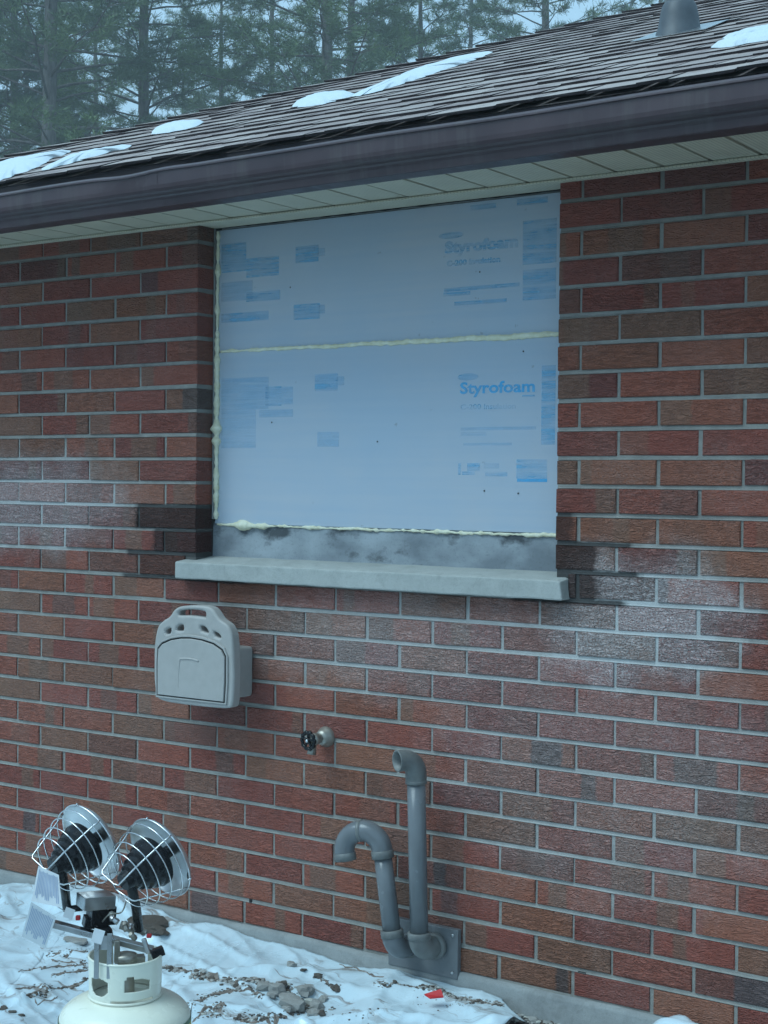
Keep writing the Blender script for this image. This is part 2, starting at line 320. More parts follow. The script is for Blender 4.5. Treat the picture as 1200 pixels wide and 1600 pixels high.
BRICK = brick_mat(); MORTAR = mortar_mat(); SHINGLE = shingle_mats(); NEEDLE = needle_mat(); BARK = bark_mat()
CONC = concrete_mat('concrete_sill', (0.37, 0.38, 0.36), (0.47, 0.48, 0.455), (0.2, 0.2, 0.19), 0.35)
FOUND = concrete_mat('concrete_foundation', (0.22, 0.23, 0.23), (0.31, 0.32, 0.315), (0.13, 0.13, 0.125), 0.5)
def parge_mat():
    m = NM('stained_parging'); p = m.pos(); z = m.n('SeparateXYZ', {0: p}).outputs[2]; q = m.n('Mapping', {'Vector': p, 'Scale': (1, 1, 1.6)}).outputs[0]
    col = m.mix(m.maprange(m.noise(q, 5, 4, 0.55), 0.35, 0.68), (0.20, 0.225, 0.25), (0.40, 0.44, 0.47)); sm = m.math('ADD', m.noise(q, 8, 5, 0.6), m.maprange(z, 1.45, 1.56, -0.06, 0.10))
    col = m.mix(m.maprange(sm, 0.56, 0.70, 0, 0.85), col, (0.03, 0.035, 0.04)); col = m.mix(m.maprange(m.noise(p, 120, 3), 0.55, 0.75, 0, 0.3), col, (0.1, 0.1, 0.1))
    m.P(Base_Color=col, Roughness=0.8); m.bump(m.noise(p, 60, 4), 0.4, 0.002); return m.m
PARGE = parge_mat()
BOARD = foam_board_mat(); FOAM = foam_mat(); SOFFIT = soffit_mat(); SNOW = snow_mat(); TARP = tarp_mat()
def gutter_mat():
    m = NM('brown_painted_gutter'); p = m.pos(); st = m.noise(m.n('Mapping', {'Vector': p, 'Scale': (16, 3, 1.6)}).outputs[0], 1.0, 4, 0.65); bl = m.noise(p, 5, 3)
    col = m.mix(m.maprange(bl, 0.3, 0.7), (0.055, 0.035, 0.043), (0.082, 0.052, 0.060)); col = m.mix(m.maprange(st, 0.52, 0.75, 0, 0.55), col, (0.12, 0.105, 0.10))
    m.P(Base_Color=col, Roughness=m.maprange(st, 0.3, 0.7, 0.28, 0.5)); m.bump(m.noise(p, 11, 2), 0.12, 0.01); return m.m
GUTTER = gutter_mat()
FASCIA = simple('dark_fascia', (0.028, 0.030, 0.034), 0.6)
PRINT = print_mat('blue_print', (0.05, 0.52, 0.97), 0.55, 1.0, 10)
PRINTF = print_mat('faint_blue_print', (0.15, 0.57, 0.92), 0.04, 0.62, 60)
PRINTL = print_mat('very_faint_blue_print', (0.18, 0.57, 0.90), 0.05, 0.38, 90)
PLASTIC = simple('beige_plastic', (0.40, 0.38, 0.36), 0.5, var=0.05, bump=0.25, bscale=420, bdist=0.0008)
PVC = simple('grey_pvc', (0.15, 0.16, 0.17), 0.24, var=0.12, scale=8, bump=0.06, bscale=60)
PVCD = simple('worn_grey_pvc_fitting', (0.16, 0.165, 0.16), 0.42, var=0.25, scale=16)
DARK = simple('black_enamel', (0.008, 0.008, 0.010), 0.25, var=0.2, spec=0.3)
BLACK = simple('dark_void', (0.008, 0.008, 0.009), 0.9)
STEEL = simple('galvanised_steel', (0.52, 0.53, 0.54), 0.30, 1.0, var=0.15, scale=20)
DISH = simple('polished_reflector', (0.80, 0.81, 0.82), 0.34, 1.0, var=0.1, scale=14, bump=0.05, bscale=40)
WIRE = simple('chrome_wire', (0.72, 0.73, 0.74), 0.18, 1.0, var=0.04)
BRASS = simple('weathered_brass', (0.36, 0.34, 0.30), 0.42, 0.7, var=0.2)
TANKW = simple('cream_painted_steel', (0.80, 0.80, 0.68), 0.28, var=0.05, scale=9, bump=0.04, bscale=30, coat=0.2)
YELLOW = simple('yellow_label', (0.55, 0.45, 0.05), 0.5); GREEN = simple('green_label_edge', (0.05, 0.13, 0.06), 0.5)
WHITEP = simple('white_card', (0.72, 0.74, 0.76), 0.55, var=0.03); INK = simple('blue_ink', (0.36, 0.43, 0.58), 0.6, var=0.03)
LEADB = simple('grey_rubber_boot', (0.075, 0.088, 0.102), 0.5, var=0.15); RED = simple('red_plastic', (0.55, 0.025, 0.03), 0.4)
SOIL = soil_mat(); STONEA = stone_mat('grey_mortar_lump', (0.26, 0.25, 0.235), (0.42, 0.41, 0.385)); STONEB = stone_mat('brown_mud', (0.06, 0.05, 0.042), (0.14, 0.115, 0.095)); MUD = stone_mat('dried_mud', (0.13, 0.105, 0.09), (0.25, 0.205, 0.175)); STONEC = stone_mat('pale_lump', (0.42, 0.42, 0.38), (0.55, 0.55, 0.50))

# ------------------------------------------------------------------ ground
g = MB(); g.add([(-400, -400, 0), (400, -400, 0), (400, 400, 0), (-400, 400, 0)], [(0, 1, 2, 3)])
tag(g.build('ground', SOIL), kind='structure')

# ------------------------------------------------------------------ house
CH = 0.0889; BM = 0.26672; ZB = 1.80               # course height, brick module, height of bed joint 0
XL, XR = 0.956, 2.456                               # window opening
SX0, SX1 = onY(273, 890, -0.05).x, onY(878, 920, -0.05).x
WX0, WX1 = -0.97, 6.3
SOFZ = 2.668
house = empty('brick_house', (0, 0, 0), 'red brick house wall with brown eave and a boarded window', 'house')
wb = MB()
YM = 0.0045                                         # mortar face, brick faces stand at y = 0
wb.box(WX0+.004, XL-0.0035, YM, 0.20, 0.112, 2.90); wb.box(XR+0.0035, WX1, YM, 0.20, 0.112, 2.90)
wb.box(XL-0.0035, XR+0.0035, YM, 0.20, 0.112, 1.36)
for c in range(-11, 20):
    zc = ZB-c*CH
    for xa, xb in (((WX0+.004, XL-.0035), (XR+.0035, WX1)) if c < 5 else ((WX0+.004, WX1),)):
        if c in (4,): xa, xb = (xa, min(xb, SX0-.004)) if xb < 2 else (max(xa, SX1+.004), xb)
        nx = max(2, int((xb-xa)/.05)); V = []; F = []
        for i in range(nx+1):
            x = xa+(xb-xa)*i/nx; j1 = .0012*noise.noise((x*23, zc*7, 0)); j2 = .0010*noise.noise((x*41, zc*5, 3))
            for y, dz in ((YM+.002, .0078), (YM-.0006, .0062), (YM-.0012+j1*.5, -.0020+j2), (YM-.0040+j1, -.0058+j2), (YM+.002, -.0080)): V.append((x, y, zc+dz))
        for i in range(nx):
            for k in range(4): F.append((i*5+k, i*5+k+1, i*5+6+k, i*5+5+k))
        wb.add(V, F)
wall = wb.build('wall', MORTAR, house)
sw = MB(); sw.box(WX0+.002, WX0+.1, 0.20, 8.0, 0.0, 2.9); sw.box(WX0+.1, WX1, 7.9, 8.0, 0, 2.9); sw.box(WX1-.1, WX1, 0.20, 7.9, 0, 2.9); sw.build('rear_wall', FASCIA, house)

BH, BD, JT = CH-0.0142, 0.09, 0.0105
def brick_mesh(wd, seed):
    """front at local y=0 (towards -y), origin at the front centre"""
    rr = random.Random(seed); x = wd/2; z = BH/2; b = 0.0035
    j = lambda s=0.0032: rr.uniform(-s, s)
    fr = [(-x+b+j(), j(.0006), -z+b+j()), (x-b+j(), j(.0006), -z+b+j()), (x-b+j(), j(.0006), z-b+j()), (-x+b+j(), j(.0006), z-b+j())]
    md = [(-x+j(.0006), b, -z+j(.0006)), (x+j(.0006), b, -z+j(.0006)), (x+j(.0006), b, z+j(.0006)), (-x+j(.0006), b, z+j(.0006))]
    bk = [(-x, BD, -z), (x, BD, -z), (x, BD, z), (-x, BD, z)]
    V = fr+md+bk; F = [(0, 1, 2, 3)]
    for k in range(4):
        q = (k+1) % 4; F += [(4+k, 4+q, q, k), (8+k, 8+q, 4+q, 4+k)]
    F.append((11, 10, 9, 8)); return V, F
cache = {}
def brick_data(wd, seed):
    key = (round(wd, 3), seed)
    if key not in cache:
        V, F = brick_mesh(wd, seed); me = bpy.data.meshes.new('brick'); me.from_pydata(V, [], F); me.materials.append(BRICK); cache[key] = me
    return cache[key]
bl = []
for c in range(-12, 19):
    zc = ZB-(c+0.5)*CH; off = 0.0 if c % 2 else 0.5
    cuts = [WX0]+[x for x in [(i+off)*BM for i in range(-6, 26)] if WX0+0.04 < x < WX1-0.05]+[WX1]
    ivs = list(zip(cuts[:-1], cuts[1:])); hole = (XL, XR) if c < 4 else ((SX0+.004, SX1-.004) if c == 4 else None)
    out = []
    for a, b in ivs:
        a_, b_ = a+JT/2, b-JT/2
        if hole and b_ > hole[0] and a_ < hole[1]:
            if a_ < hole[0]: out.append([a_, hole[0], 'L'])
            if b_ > hole[1]: out.append([hole[1], b_, 'R'])
        else: out.append([a_, b_, ''])
    for k in range(len(out)-1, 0, -1):                     # no slivers at the jambs
        if out[k][2] == 'L' and out[k][1]-out[k][0] < 0.05: out[k-1][1] = out[k][1]; out[k-1][2] = 'L'; out.pop(k)
    for a, b, e in out:
        rr = random.Random(hash((c, round(a, 3))))
        if 'L' not in e: b += rr.uniform(-.002, .002)
        if 'R' not in e: a += rr.uniform(-.002, .002)
        bl.append((a, b, zc+rr.uniform(-.0016, .0016), c, e))
def vis(b):
    P = [proj((x, 0, b[2]))[:2] for x in (b[0], b[1])]; m_ = 25
    return any(-m_ < p[0] < 1200+m_ and -m_ < p[1] < 1600+m_ for p in P)
vb = [b for b in bl if vis(b) and b[2] < 2.70]; vb.sort(key=lambda b: proj(((b[0]+b[1])/2, 0, b[2]))[2])
near = vb[:300]; ns = set(map(id, near)); rest = [b for b in bl if id(b) not in ns]
for i, (a, b, z, c, e) in enumerate(near):
    rr = random.Random(i*7+3); wd = round((b-a)*500)/500.0
    o = bpy.data.objects.new('brick', brick_data(wd, i % 11)); COL.objects.link(o); o.parent = wall
    y = rr.uniform(-0.0028, 0.0012)
    cx = (a+b)/2 if not e else (b-wd/2 if e == 'L' else a+wd/2)
    o.location = (cx, y, z); o.rotation_euler = (rr.uniform(-.02, .02), rr.uniform(-.006, .006), rr.uniform(-.004, .004) if not e else 0)
rb = MB()
for i, (a, b, z, c, e) in enumerate(rest):
    V, F = brick_mesh(b-a, i % 9); rb.add([(v[0]+(a+b)/2, v[1], v[2]+z) for v in V], F)
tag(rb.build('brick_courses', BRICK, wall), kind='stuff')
# weep slots in the lowest courses
for px, py in ((391, 1419), (908, 1535)):
    p = onY(px, py); s = MB(); s.box(p.x-.006 if px < 500 else p.x-.012, p.x+.006 if px < 500 else p.x+.016, 0.001, 0.0044, p.z-.033, p.z+.033); s.build('weep_slot', BLACK, wall)
fb = MB(); N = 90
xs = np.linspace(WX0-.005, WX1+.005, N)
for k in range(N-1):
    pass
prof = [(0.012, 0.114), (-0.012, 0.112), (-0.020, 0.098), (-0.022, -0.3)]
V = []; F = []
for k, x in enumerate(xs):
    for (y, z) in prof:
        V.append((x, y+noise.noise((x*7, z*9, 1))*0.003, z+(noise.noise((x*3.1, 0, 4))*0.006+noise.noise((x*17, 0, 4))*0.003 if z > 0 else 0)))
for k in range(N-1):
    for q in range(len(prof)-1): F.append((k*4+q, k*4+q+1, k*4+5+q, k*4+4+q))
mk('foundation', V, F, FOUND, house, True)

# sill: sloped concrete slab with worn edges
zt, zb_ = 1.4185, 1.3565
sv, sf = bevel_box(SX0, SX1, -0.05, 0.11, zb_, zt, 0.005, 2)
bm = bmesh.new(); vv = [bm.verts.new(v) for v in sv]; [bm.faces.new([vv[i] for i in f]) for f in sf]
bmesh.ops.bisect_plane
for cut in np.linspace(SX0+.02, SX1-.02, 60):
    bmesh.ops.bisect_plane(bm, geom=bm.verts[:]+bm.edges[:]+bm.faces[:], plane_co=(cut, 0, 0), plane_no=(1, 0, 0))
for v in bm.verts:
    if v.co.z > 1.40: v.co.z += 0.020*(v.co.y+0.05)/0.16
    k = noise.noise((v.co.x*14, v.co.y*10, v.co.z*20)); v.co.y += 0.0022*k if v.co.y < 0 else 0; v.co.z += 0.0022*noise.noise((v.co.x*11, 3, v.co.z*9))
    if abs(v.co.x-SX1) < .012 and v.co.y < -.03 and v.co.z > 1.40: v.co.x -= .008; v.co.z -= .004
bm.verts.index_update()
mk('window_sill', [v.co[:] for v in bm.verts], [[v.index for v in f.verts] for f in bm.faces], CONC, house); bm.free()
# parged strip under the boards (uneven face)
YB = 0.098
V = []; F = []; NX, NZ = 70, 8
for j in range(NZ+1):
    for i in range(NX+1):
        x = XL-.002+(XR-XL+.004)*i/NX; z = 1.405+(1.566-1.405)*j/NZ
        V.append((x, YB+0.004-0.006*(1-j/NZ)+0.005*noise.noise((x*9, 0, z*14)), z))
for j in range(NZ):
    for i in range(NX): q = j*(NX+1)+i; F.append((q, q+1, q+NX+2, q+NX+1))
mk('parged_ledge', V, F, PARGE, house, True)
hb = MB(); hb.box(XL-.002, XR+.002, 0.13, 0.2, 1.40, 2.9); hb.build('window_buck', BLACK, house)
ht = MB(); ht.add(*bevel_box(XL+.002, XR-.002, 0.001, 0.093, 2.6605, SOFZ-.001, 0.002)); ht.build('head_trim', SOFFIT, house)
jb = MB(); jb.add(*bevel_box(XL+.0015, XL+.009, 0.086, 0.14, 1.575, 2.658, 0.002)); jb.build('jamb_trim', FOUND, house)

# soffit of separate V-groove panels
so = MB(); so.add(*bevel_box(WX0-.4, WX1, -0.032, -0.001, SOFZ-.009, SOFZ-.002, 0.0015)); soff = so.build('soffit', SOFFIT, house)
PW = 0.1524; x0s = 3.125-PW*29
def panel():
    V = []; yy = (-0.372, -0.016); pr = [(0.0005, 0.0), (0.1405, 0.0), (0.1462, 0.013), (0.1519, 0.0)]
    for y in yy:
        for x, z in pr: V.append((x, y, z))
    for y in yy:
        for x, z in pr: V.append((x, y, z+.0025))
    F = []
    for k in range(3): F += [(k, k+1, 5+k, 4+k), (8+k, 12+k, 13+k, 9+k)]
    F += [(0, 4, 12, 8), (3, 11, 15, 7)]
    for k in range(3): F += [(k, 8+k, 9+k, k+1), (4+k, 5+k, 13+k, 12+k)]
    return V, F
pm = bpy.data.meshes.new('soffit_panel'); pm.from_pydata(*[panel()[0], [], panel()[1]]); pm.materials.append(SOFFIT)
k = 0
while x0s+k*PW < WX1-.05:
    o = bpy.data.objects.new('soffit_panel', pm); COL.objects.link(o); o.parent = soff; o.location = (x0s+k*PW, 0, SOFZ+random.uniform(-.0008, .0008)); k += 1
fa = MB(); fa.box(WX0-.42, WX1, -0.372, -0.35, 2.655, 2.80); fa.build('fascia', FASCIA, house)
sl = MB(); sl.box(WX0-.4, WX1, -0.35, 0.0, SOFZ+.03, SOFZ+.04); sl.build('soffit_backing', BLACK, house)

# gutter: K profile swept along the eave, falling slightly to the left
gp = [(-0.373, 2.735), (-0.373, 2.648), (-0.378, 2.6405), (-0.446, 2.6405), (-0.451, 2.643), (-0.4535, 2.662), (-0.457, 2.670), (-0.463, 2.6755), (-0.474, 2.680), (-0.482, 2.6855), (-0.4865, 2.694), (-0.4885, 2.706), (-0.4895, 2.745), (-0.4950, 2.7475), (-0.4945, 2.7515), (-0.486, 2.7595), (-0.478, 2.7600), (-0.477, 2.750)]
gx = np.linspace(WX0-.47, WX1, 160); V = []; F = []
for i, x in enumerate(gx):
    fall = -0.011+0.0062*x+0.0025*noise.noise((x*1.3, 0, 7)); lipw = 0.004*noise.noise((x*2.1, 2, 0))+(-0.006*math.exp(-((x-1.05)/.10)**2))+(0.004*math.exp(-((x-1.25)/.08)**2))
    for k, (y, z) in enumerate(gp):
        V.append((x, y+(0.5*lipw if k > 11 else 0)+0.0012*noise.noise((x*4, y*30, z*30)), z+fall+(lipw if k > 11 else 0)))
n = len(gp)
for i in range(len(gx)-1):
    for k in range(n-1): F.append((i*n+k, (i+1)*n+k, (i+1)*n+k+1, i*n+k+1))
go = mk('gutter', V, F, GUTTER, house, False); so_ = go.modifiers.new('thick', 'SOLIDIFY'); so_.thickness = 0.0016; so_.offset = 0

for sx in (1.19, 4.25):
    q_ = [(sx+dx, y+(-.0016 if y < -.44 else 0), z-0.011+0.0062*sx-(.0014 if z < 2.65 else 0)) for dx in (-.018, .018) for y, z in gp[3:15]]; k_ = len(q_)//2
    mk('gutter_seam', q_, [(i, i+1, k_+i+1, k_+i) for i in range(k_-1)], GUTTER, go)

# roof: hipped, pitch 0.4075
RT, RY0, RZ0 = 0.4075, -0.400, 2.812
HX0 = -1.375; RIDGE = 3.9; RZ1 = RZ0+RT*(RIDGE-RY0)
def onRoof(px, py, lift=0.0):
    d = ray(px, py); s = (RZ0+lift+RT*(CAM[1]-RY0)-CAM[2])/(d[2]-RT*d[1]); return Vector(CAM+s*d)
rn = Vector((0, -RT, 1)).normalized(); rs = Vector((0, 1, RT)).normalized()
rd = MB(); HX1 = WX1+0.4; hy = RIDGE-RY0
dz = -0.014
rd.add([(HX0, RY0, RZ0+dz), (HX1, RY0, RZ0+dz), (HX1, RIDGE, RZ1+dz), (HX0+hy, RIDGE, RZ1+dz), (HX0, RIDGE+hy, RZ0+dz), (HX1, RIDGE+hy, RZ0+dz)], [(0, 1, 2, 3), (0, 3, 4), (3, 2, 5, 4)])
rd.box(HX0, HX1, RY0+.004, RY0+.03, RZ0+dz-.035, RZ0+dz-.001, 1)
roof = rd.build('roof', SHINGLE, house)
EXPO = 0.143
def shingle_mesh(wd, seed):
    """local x along eave, local y up the slope (butt edge at y=0), z out of the roof"""
    rr = random.Random(seed); L = EXPO+0.045; t = 0.0092
    cut = rr.uniform(-.010, .010); g0 = 0.0032; dsl = rr.uniform(-.005, .005); z0 = 0.0080+rr.uniform(-.0018, .0036)
    V = [(g0, cut, z0-t*0.9), (wd-g0, cut+dsl, z0-t*0.9), (wd-g0, L, -.006), (g0, L, -.006), (g0, cut, z0), (wd/2, cut+dsl/2+rr.uniform(-.002, .002), z0+rr.uniform(-.0012, .0014)), (wd-g0, cut+dsl, z0), (wd-g0, L, .0004), (g0, L, .0004)]
    F = [(0, 3, 2, 1), (4, 5, 6, 7, 8), (0, 1, 6, 5, 4), (1, 2, 7, 6), (3, 0, 4, 8)]
    return V, F, [1, 0, 1, 1, 1]
SW = [0.09, 0.125, 0.16, 0.195, 0.24]; shd = []
for q, wd in enumerate(SW):
    for s in range(3):
        V, F, fm = shingle_mesh(wd, q*10+s); me = bpy.data.meshes.new('shingle'); me.from_pydata(V, [], F)
        for x in SHINGLE: me.materials.append(x)
        me.polygons.foreach_set('material_index', fm); shd.append((wd, me, V, F, fm))
plc = []; r2 = random.Random(5)
slope_len = (RIDGE-RY0)*math.sqrt(1+RT*RT); nc = int(slope_len/EXPO)+1
for c in range(nc):
    s = c*EXPO-0.014; y = RY0+s/math.sqrt(1+RT*RT); xh = HX0+(y-RY0)
    x = xh+r2.uniform(-.05, .0)
    while x < HX1-.3:
        q = r2.randrange(len(shd)); plc.append((x, s, q)); x += shd[q][0]
def rpt(x, s, z=0.0): return Vector((x, RY0, RZ0))+rs*s+rn*z
def svis(p):
    a = proj(rpt(p[0]+.1, p[1])); return -40 < a[0] < 1240 and -30 < a[1] < 1600
sv_ = [p for p in plc if svis(p)]; sv_.sort(key=lambda p: proj(rpt(p[0], p[1]))[2])
nearS = sv_[:298]; ids = set(nearS); rot = Matrix(((1, 0, 0), (0, rs.y, rn.y), (0, rs.z, rn.z))).to_euler()
for p in nearS:
    o = bpy.data.objects.new('shingle', shd[p[2]][1]); COL.objects.link(o); o.parent = roof; o.location = rpt(p[0], p[1], r2.uniform(0, .0012)); o.rotation_euler = (rot.x, 0, r2.uniform(-.006, .006))
sb = MB()
for p in plc:
    if p in ids: continue
    wd, me, V, F, fm = shd[p[2]]; n0 = len(sb.v)
    sb.v += [tuple(rpt(p[0]+v[0], p[1]+v[1], v[2])) for v in V]; sb.f += [tuple(i+n0 for i in f) for f in F]; sb.m += fm
tag(sb.build('shingle_courses', SHINGLE, roof), kind='stuff')
# hip caps up the hip line
hd = Vector((1, 1, RT)).normalized(); nL = Vector((-RT, 0, 1)).normalized(); e1 = (Vector((1, 0, 0))); e2 = Vector((0, 1, 0))
lenh = (Vector((HX0+hy, RIDGE, RZ1))-Vector((HX0, RY0, RZ0))).length; kk = 0; s = 0.0
while s < lenh-.2:
    o0 = Vector((HX0, RY0, RZ0))+hd*s; L = 0.20; cap = MB(); jw = random.uniform(-.01, .01)
    dn1 = (e1*1.0 + Vector((0, 0, 0))).normalized(); dn2 = (Vector((0, 1, 0))).normalized()
    up = (rn+nL).normalized()
    V = []
    for (t, lift) in ((0, 0.016+random.uniform(0, .003)), (L, 0.004)):
        c0 = o0+hd*t+up*lift
        V += [c0+dn1*(0.13+jw)-up*0.0, c0+up*.004, c0+dn2*(0.13)]
    V = [v+Vector((0, 0, 0)) for v in V]
    W2 = V+[v-up*0.007 for v in V]
    F = [(0, 3, 4, 1), (1, 4, 5, 2), (6, 7, 10, 9), (7, 8, 11, 10), (0, 1, 7, 6), (1, 2, 8, 7), (0, 6, 9, 3), (2, 5, 11, 8)]
    mk('hip_cap', W2, F, SHINGLE, roof, False, [0, 0, 1, 1, 1, 1, 1, 1]); s += 0.15; kk += 1

# plumbing boot and vent pipe on the roof
bp = onRoof(1061, 53)
rv = mk('roof_vent', *lathe([(0.098, -0.045), (0.084, 0.002), (0.077, 0.02), (0.071, 0.06), (0.063, 0.098), (0.056, 0.110), (0.050, 0.114)], bp, (0, 0, 1), 28), LEADB, house, True)
mk('vent_pipe', *lathe([(0.045, 0.05), (0.045, 0.36), (0.039, 0.36), (0.039, 0.2)], bp, (0, 0, 1), 24), PVC, rv, True)
mk('clamp_ring', *lathe([(0.0515, 0.108), (0.053, 0.112), (0.053, 0.124), (0.0455, 0.130)], bp, (0, 0, 1), 24), PVCD, rv, True)
fl = []
ff = []
for a in ((-.14, -.12), (.15, -.12), (.15, .12), (-.14, .12)): fl.append(bp+Vector((a[0], 0, 0))+rs*a[1]+rn*0.012)
fl += [v-rn*.002 for v in fl]
mk('flashing', fl, [(0, 1, 2, 3), (7, 6, 5, 4), (0, 4, 5, 1), (1, 5, 6, 2), (2, 6, 7, 3), (3, 7, 4, 0)], STEEL, rv)

# snow left on the shingles
def snow(poly, label, hgt, name='snow_patch'):
    P = [onRoof(p[0]+5*noise.noise((p[0]*.06, p[1]*.2, 1)), p[1]+.7*noise.noise((p[0]*.09, p[1]*.2, 5)), 0.008) for p in catmull([(a, b, 0) for a, b in poly], 8, True)]
    c = sum(P, Vector())/len(P); V = []; F = []; R = 7; n = len(P)
    for j in range(R):
        k = j/(R-1); h = hgt*math.sqrt(max(0, 1-(1-k)**2))
        for p in P:
            q = p.lerp(c, k*0.97); nn = 1+0.5*noise.noise(q*9); V.append(q+rn*(1.5*h*nn*(1 if j else 0)))
    for j in range(R-1):
        for i in range(n): F.append((j*n+i, j*n+(i+1) % n, (j+1)*n+(i+1) % n, (j+1)*n+i))
    F.append(tuple((R-1)*n+i for i in range(n))); b = min(P, key=lambda v: v.z)
    o = mk(name, V, F, SNOW, None, True, None, b); tag(o, label, 'snow', 'snow patches left on the roof')
snow([(-60, 270), (0, 256), (60, 243), (104, 235), (110, 238), (85, 246), (62, 259), (30, 272), (-10, 284), (-60, 296)], 'largest snow patch, at the left edge of the roof', 0.016)
snow([(66, 266), (84, 254), (118, 243), (155, 234), (200, 227), (206, 229), (160, 241), (118, 253)], 'narrow snow tongue on the roof, running right from the largest patch', 0.010)
snow([(236, 210), (250, 200), (285, 192), (318, 190), (308, 197), (275, 205)], 'smallest lens shaped snow patch, alone above the dented gutter', 0.014)
snow([(458, 167), (472, 157), (505, 148), (545, 145), (553, 149), (520, 159), (485, 166)], 'rounded snow patch on the middle of the roof, lowest end of the long streak', 0.016)
snow([(548, 150), (578, 138), (598, 134), (620, 122), (660, 106), (705, 93), (750, 82), (768, 81), (745, 92), (700, 107), (650, 124), (600, 140), (570, 148)], 'long snow streak climbing the middle of the roof toward the hip', 0.012)
snow([(1110, 74), (1140, 63), (1190, 52), (1240, 42), (1240, 56), (1180, 66), (1140, 73)], 'lower snow patch right of the roof vent at the picture edge', 0.012)
snow([(1128, 60), (1160, 50), (1200, 42), (1240, 33), (1240, 38), (1190, 50), (1150, 58)], 'upper thin snow patch right of the roof vent at the picture edge', 0.009)

# ------------------------------------------------------------------ foam boards in the opening
def zy(px, py): return onY(px, py, YB)
def board(name, z0l, z1l, label):
    o = empty(name, (XL+.7, YB+.02, z0l), label, 'foam board')
    b = mk('panel', *bevel_box(XL+.008, XR+.006, YB, YB+.03, z0l, z1l, 0.002), BOARD, o); return o, b
b_hi, p_hi = board('insulation_board', 2.2015, 2.653, 'upper pale blue foam board in the window, under the soffit')
b_lo, p_lo = board('insulation_board', 1.559, 2.1985, 'lower pale blue foam board in the window, with readable blue lettering')
def flat(name, px, m, parent, d=0.0008):
    V = [(lambda q: (q.x, YB-d, q.z))(zy(*p)) for p in px]
    return mk(name, V, [tuple(range(len(V)))[::-1]], m, parent)
def rectpx(name, x0, y0, x1, y1, m, parent, d=0.0008):
    a, b = zy(x0, (y0+y1)/2), zy(x1, (y0+y1)/2); zc = zy((x0+x1)/2, y0).z, zy((x0+x1)/2, y1).z
    V = [(a.x, YB-d, zc[1]), (b.x, YB-d, zc[1]), (b.x, YB-d, zc[0]), (a.x, YB-d, zc[0])]; return mk(name, V, [(0, 1, 2, 3)], m, parent)
def letters(body, px, py, wpx, hpx, m, parent, off=0.0, name='lettering', d=0.0012):
    V, F = text_mesh(body, 1.0, off); xs_ = [v[0] for v in V]; ys_ = [v[1] for v in V]
    a, b = zy(px, py), zy(px+wpx, py); h = zy(px, py-hpx).z-a.z; k = (b.x-a.x)/(max(xs_)-min(xs_)); kz = h/0.69
    return mk(name, [(a.x+(v[0]-min(xs_))*k, YB-d, a.z+v[1]*kz) for v in V], F, m, parent)
letters('Styrofoam', 719, 615, 117, 17, PRINT, p_lo, 0.028)
letters('Styrofoam', 695, 396, 115, 17, PRINTF, p_hi, 0.05)
letters('C-200 Insulation', 720, 640, 86, 8, PRINTF, p_lo, 0.02); letters('C-200 Insulation', 698, 416, 84, 8, PRINTF, p_hi, 0.06)
for q, (x0, y0, x1, y1) in enumerate([(715, 585, 748, 593)]): 
    c0 = zy((x0+x1)/2, (y0+y1)/2); a_ = zy(x1, 589).x-c0.x; mk('oval_mark', [(c0.x+a_*math.cos(t*math.pi/12), YB-.001, c0.z+.012*math.sin(t*math.pi/12)) for t in range(24)], [tuple(range(24))], PRINTF, p_lo)
c0 = zy(705, 368); mk('oval_mark', [(c0.x+.05*math.cos(t*math.pi/12), YB-.001, c0.z+.011*math.sin(t*math.pi/12)) for t in range(24)], [tuple(range(24))], PRINTF, p_hi)
for (x0, y0, x1, y1, m_) in [(720, 667, 838, 672, PRINTL), (720, 675, 760, 681, PRINTL), (724, 692, 800, 696, PRINTL), (816, 617, 836, 620, PRINTF), (846, 571, 868, 695, PRINTF), (716, 724, 720, 742, PRINTF), (722, 737, 742, 742, PRINTF), (730, 724, 750, 736, PRINTF), (756, 724, 780, 732, PRINTL), (758, 737, 793, 744, PRINTF), (807, 718, 855, 748, PRINTF), (808, 748, 855, 753, PRINT),
        (346, 590, 420, 640, PRINTL), (346, 640, 400, 700, PRINTL), (415, 604, 440, 634, PRINTF), (440, 604, 458, 632, PRINTL), (405, 640, 458, 652, PRINTL), (492, 584, 528, 611, PRINTF), (526, 588, 538, 602, PRINTL), (496, 675, 530, 698, PRINTL)]:
    rectpx('print_block', x0, y0, x1, y1, m_, p_lo)
for (x0, y0, x1, y1, m_) in [(817, 343, 870, 412, PRINTF), (817, 420, 869, 468, PRINTF), (735, 319, 775, 327, PRINTF), (808, 309, 856, 319, PRINTF), (694, 446, 812, 452, PRINTF), (693, 456, 735, 462, PRINTF), (710, 469, 792, 475, PRINTF), (346, 380, 385, 425, PRINTF), (385, 402, 436, 432, PRINTF), (346, 440, 395, 470, PRINTL), (385, 455, 438, 470, PRINTF), (346, 488, 420, 502, PRINTF), (462, 384, 498, 410, PRINTF), (496, 388, 508, 400, PRINTL), (459, 475, 500, 499, PRINTF), (498, 476, 508, 490, PRINTL)]:
    rectpx('print_block', x0, y0, x1, y1, m_, p_hi)
for (px, py, par) in [(590, 690, p_lo), (425, 660, p_lo), (818, 549, p_lo), (810, 771, p_lo), (757, 767, p_lo), (454, 449, p_hi), (750, 425, p_hi)]:
    q = zy(px, py); mk('nail_hole', [(q.x+.003*math.cos(t*math.pi/6), YB-.0016, q.z+.003*math.sin(t*math.pi/6)) for t in range(12)], [tuple(range(12))], BLACK, par)
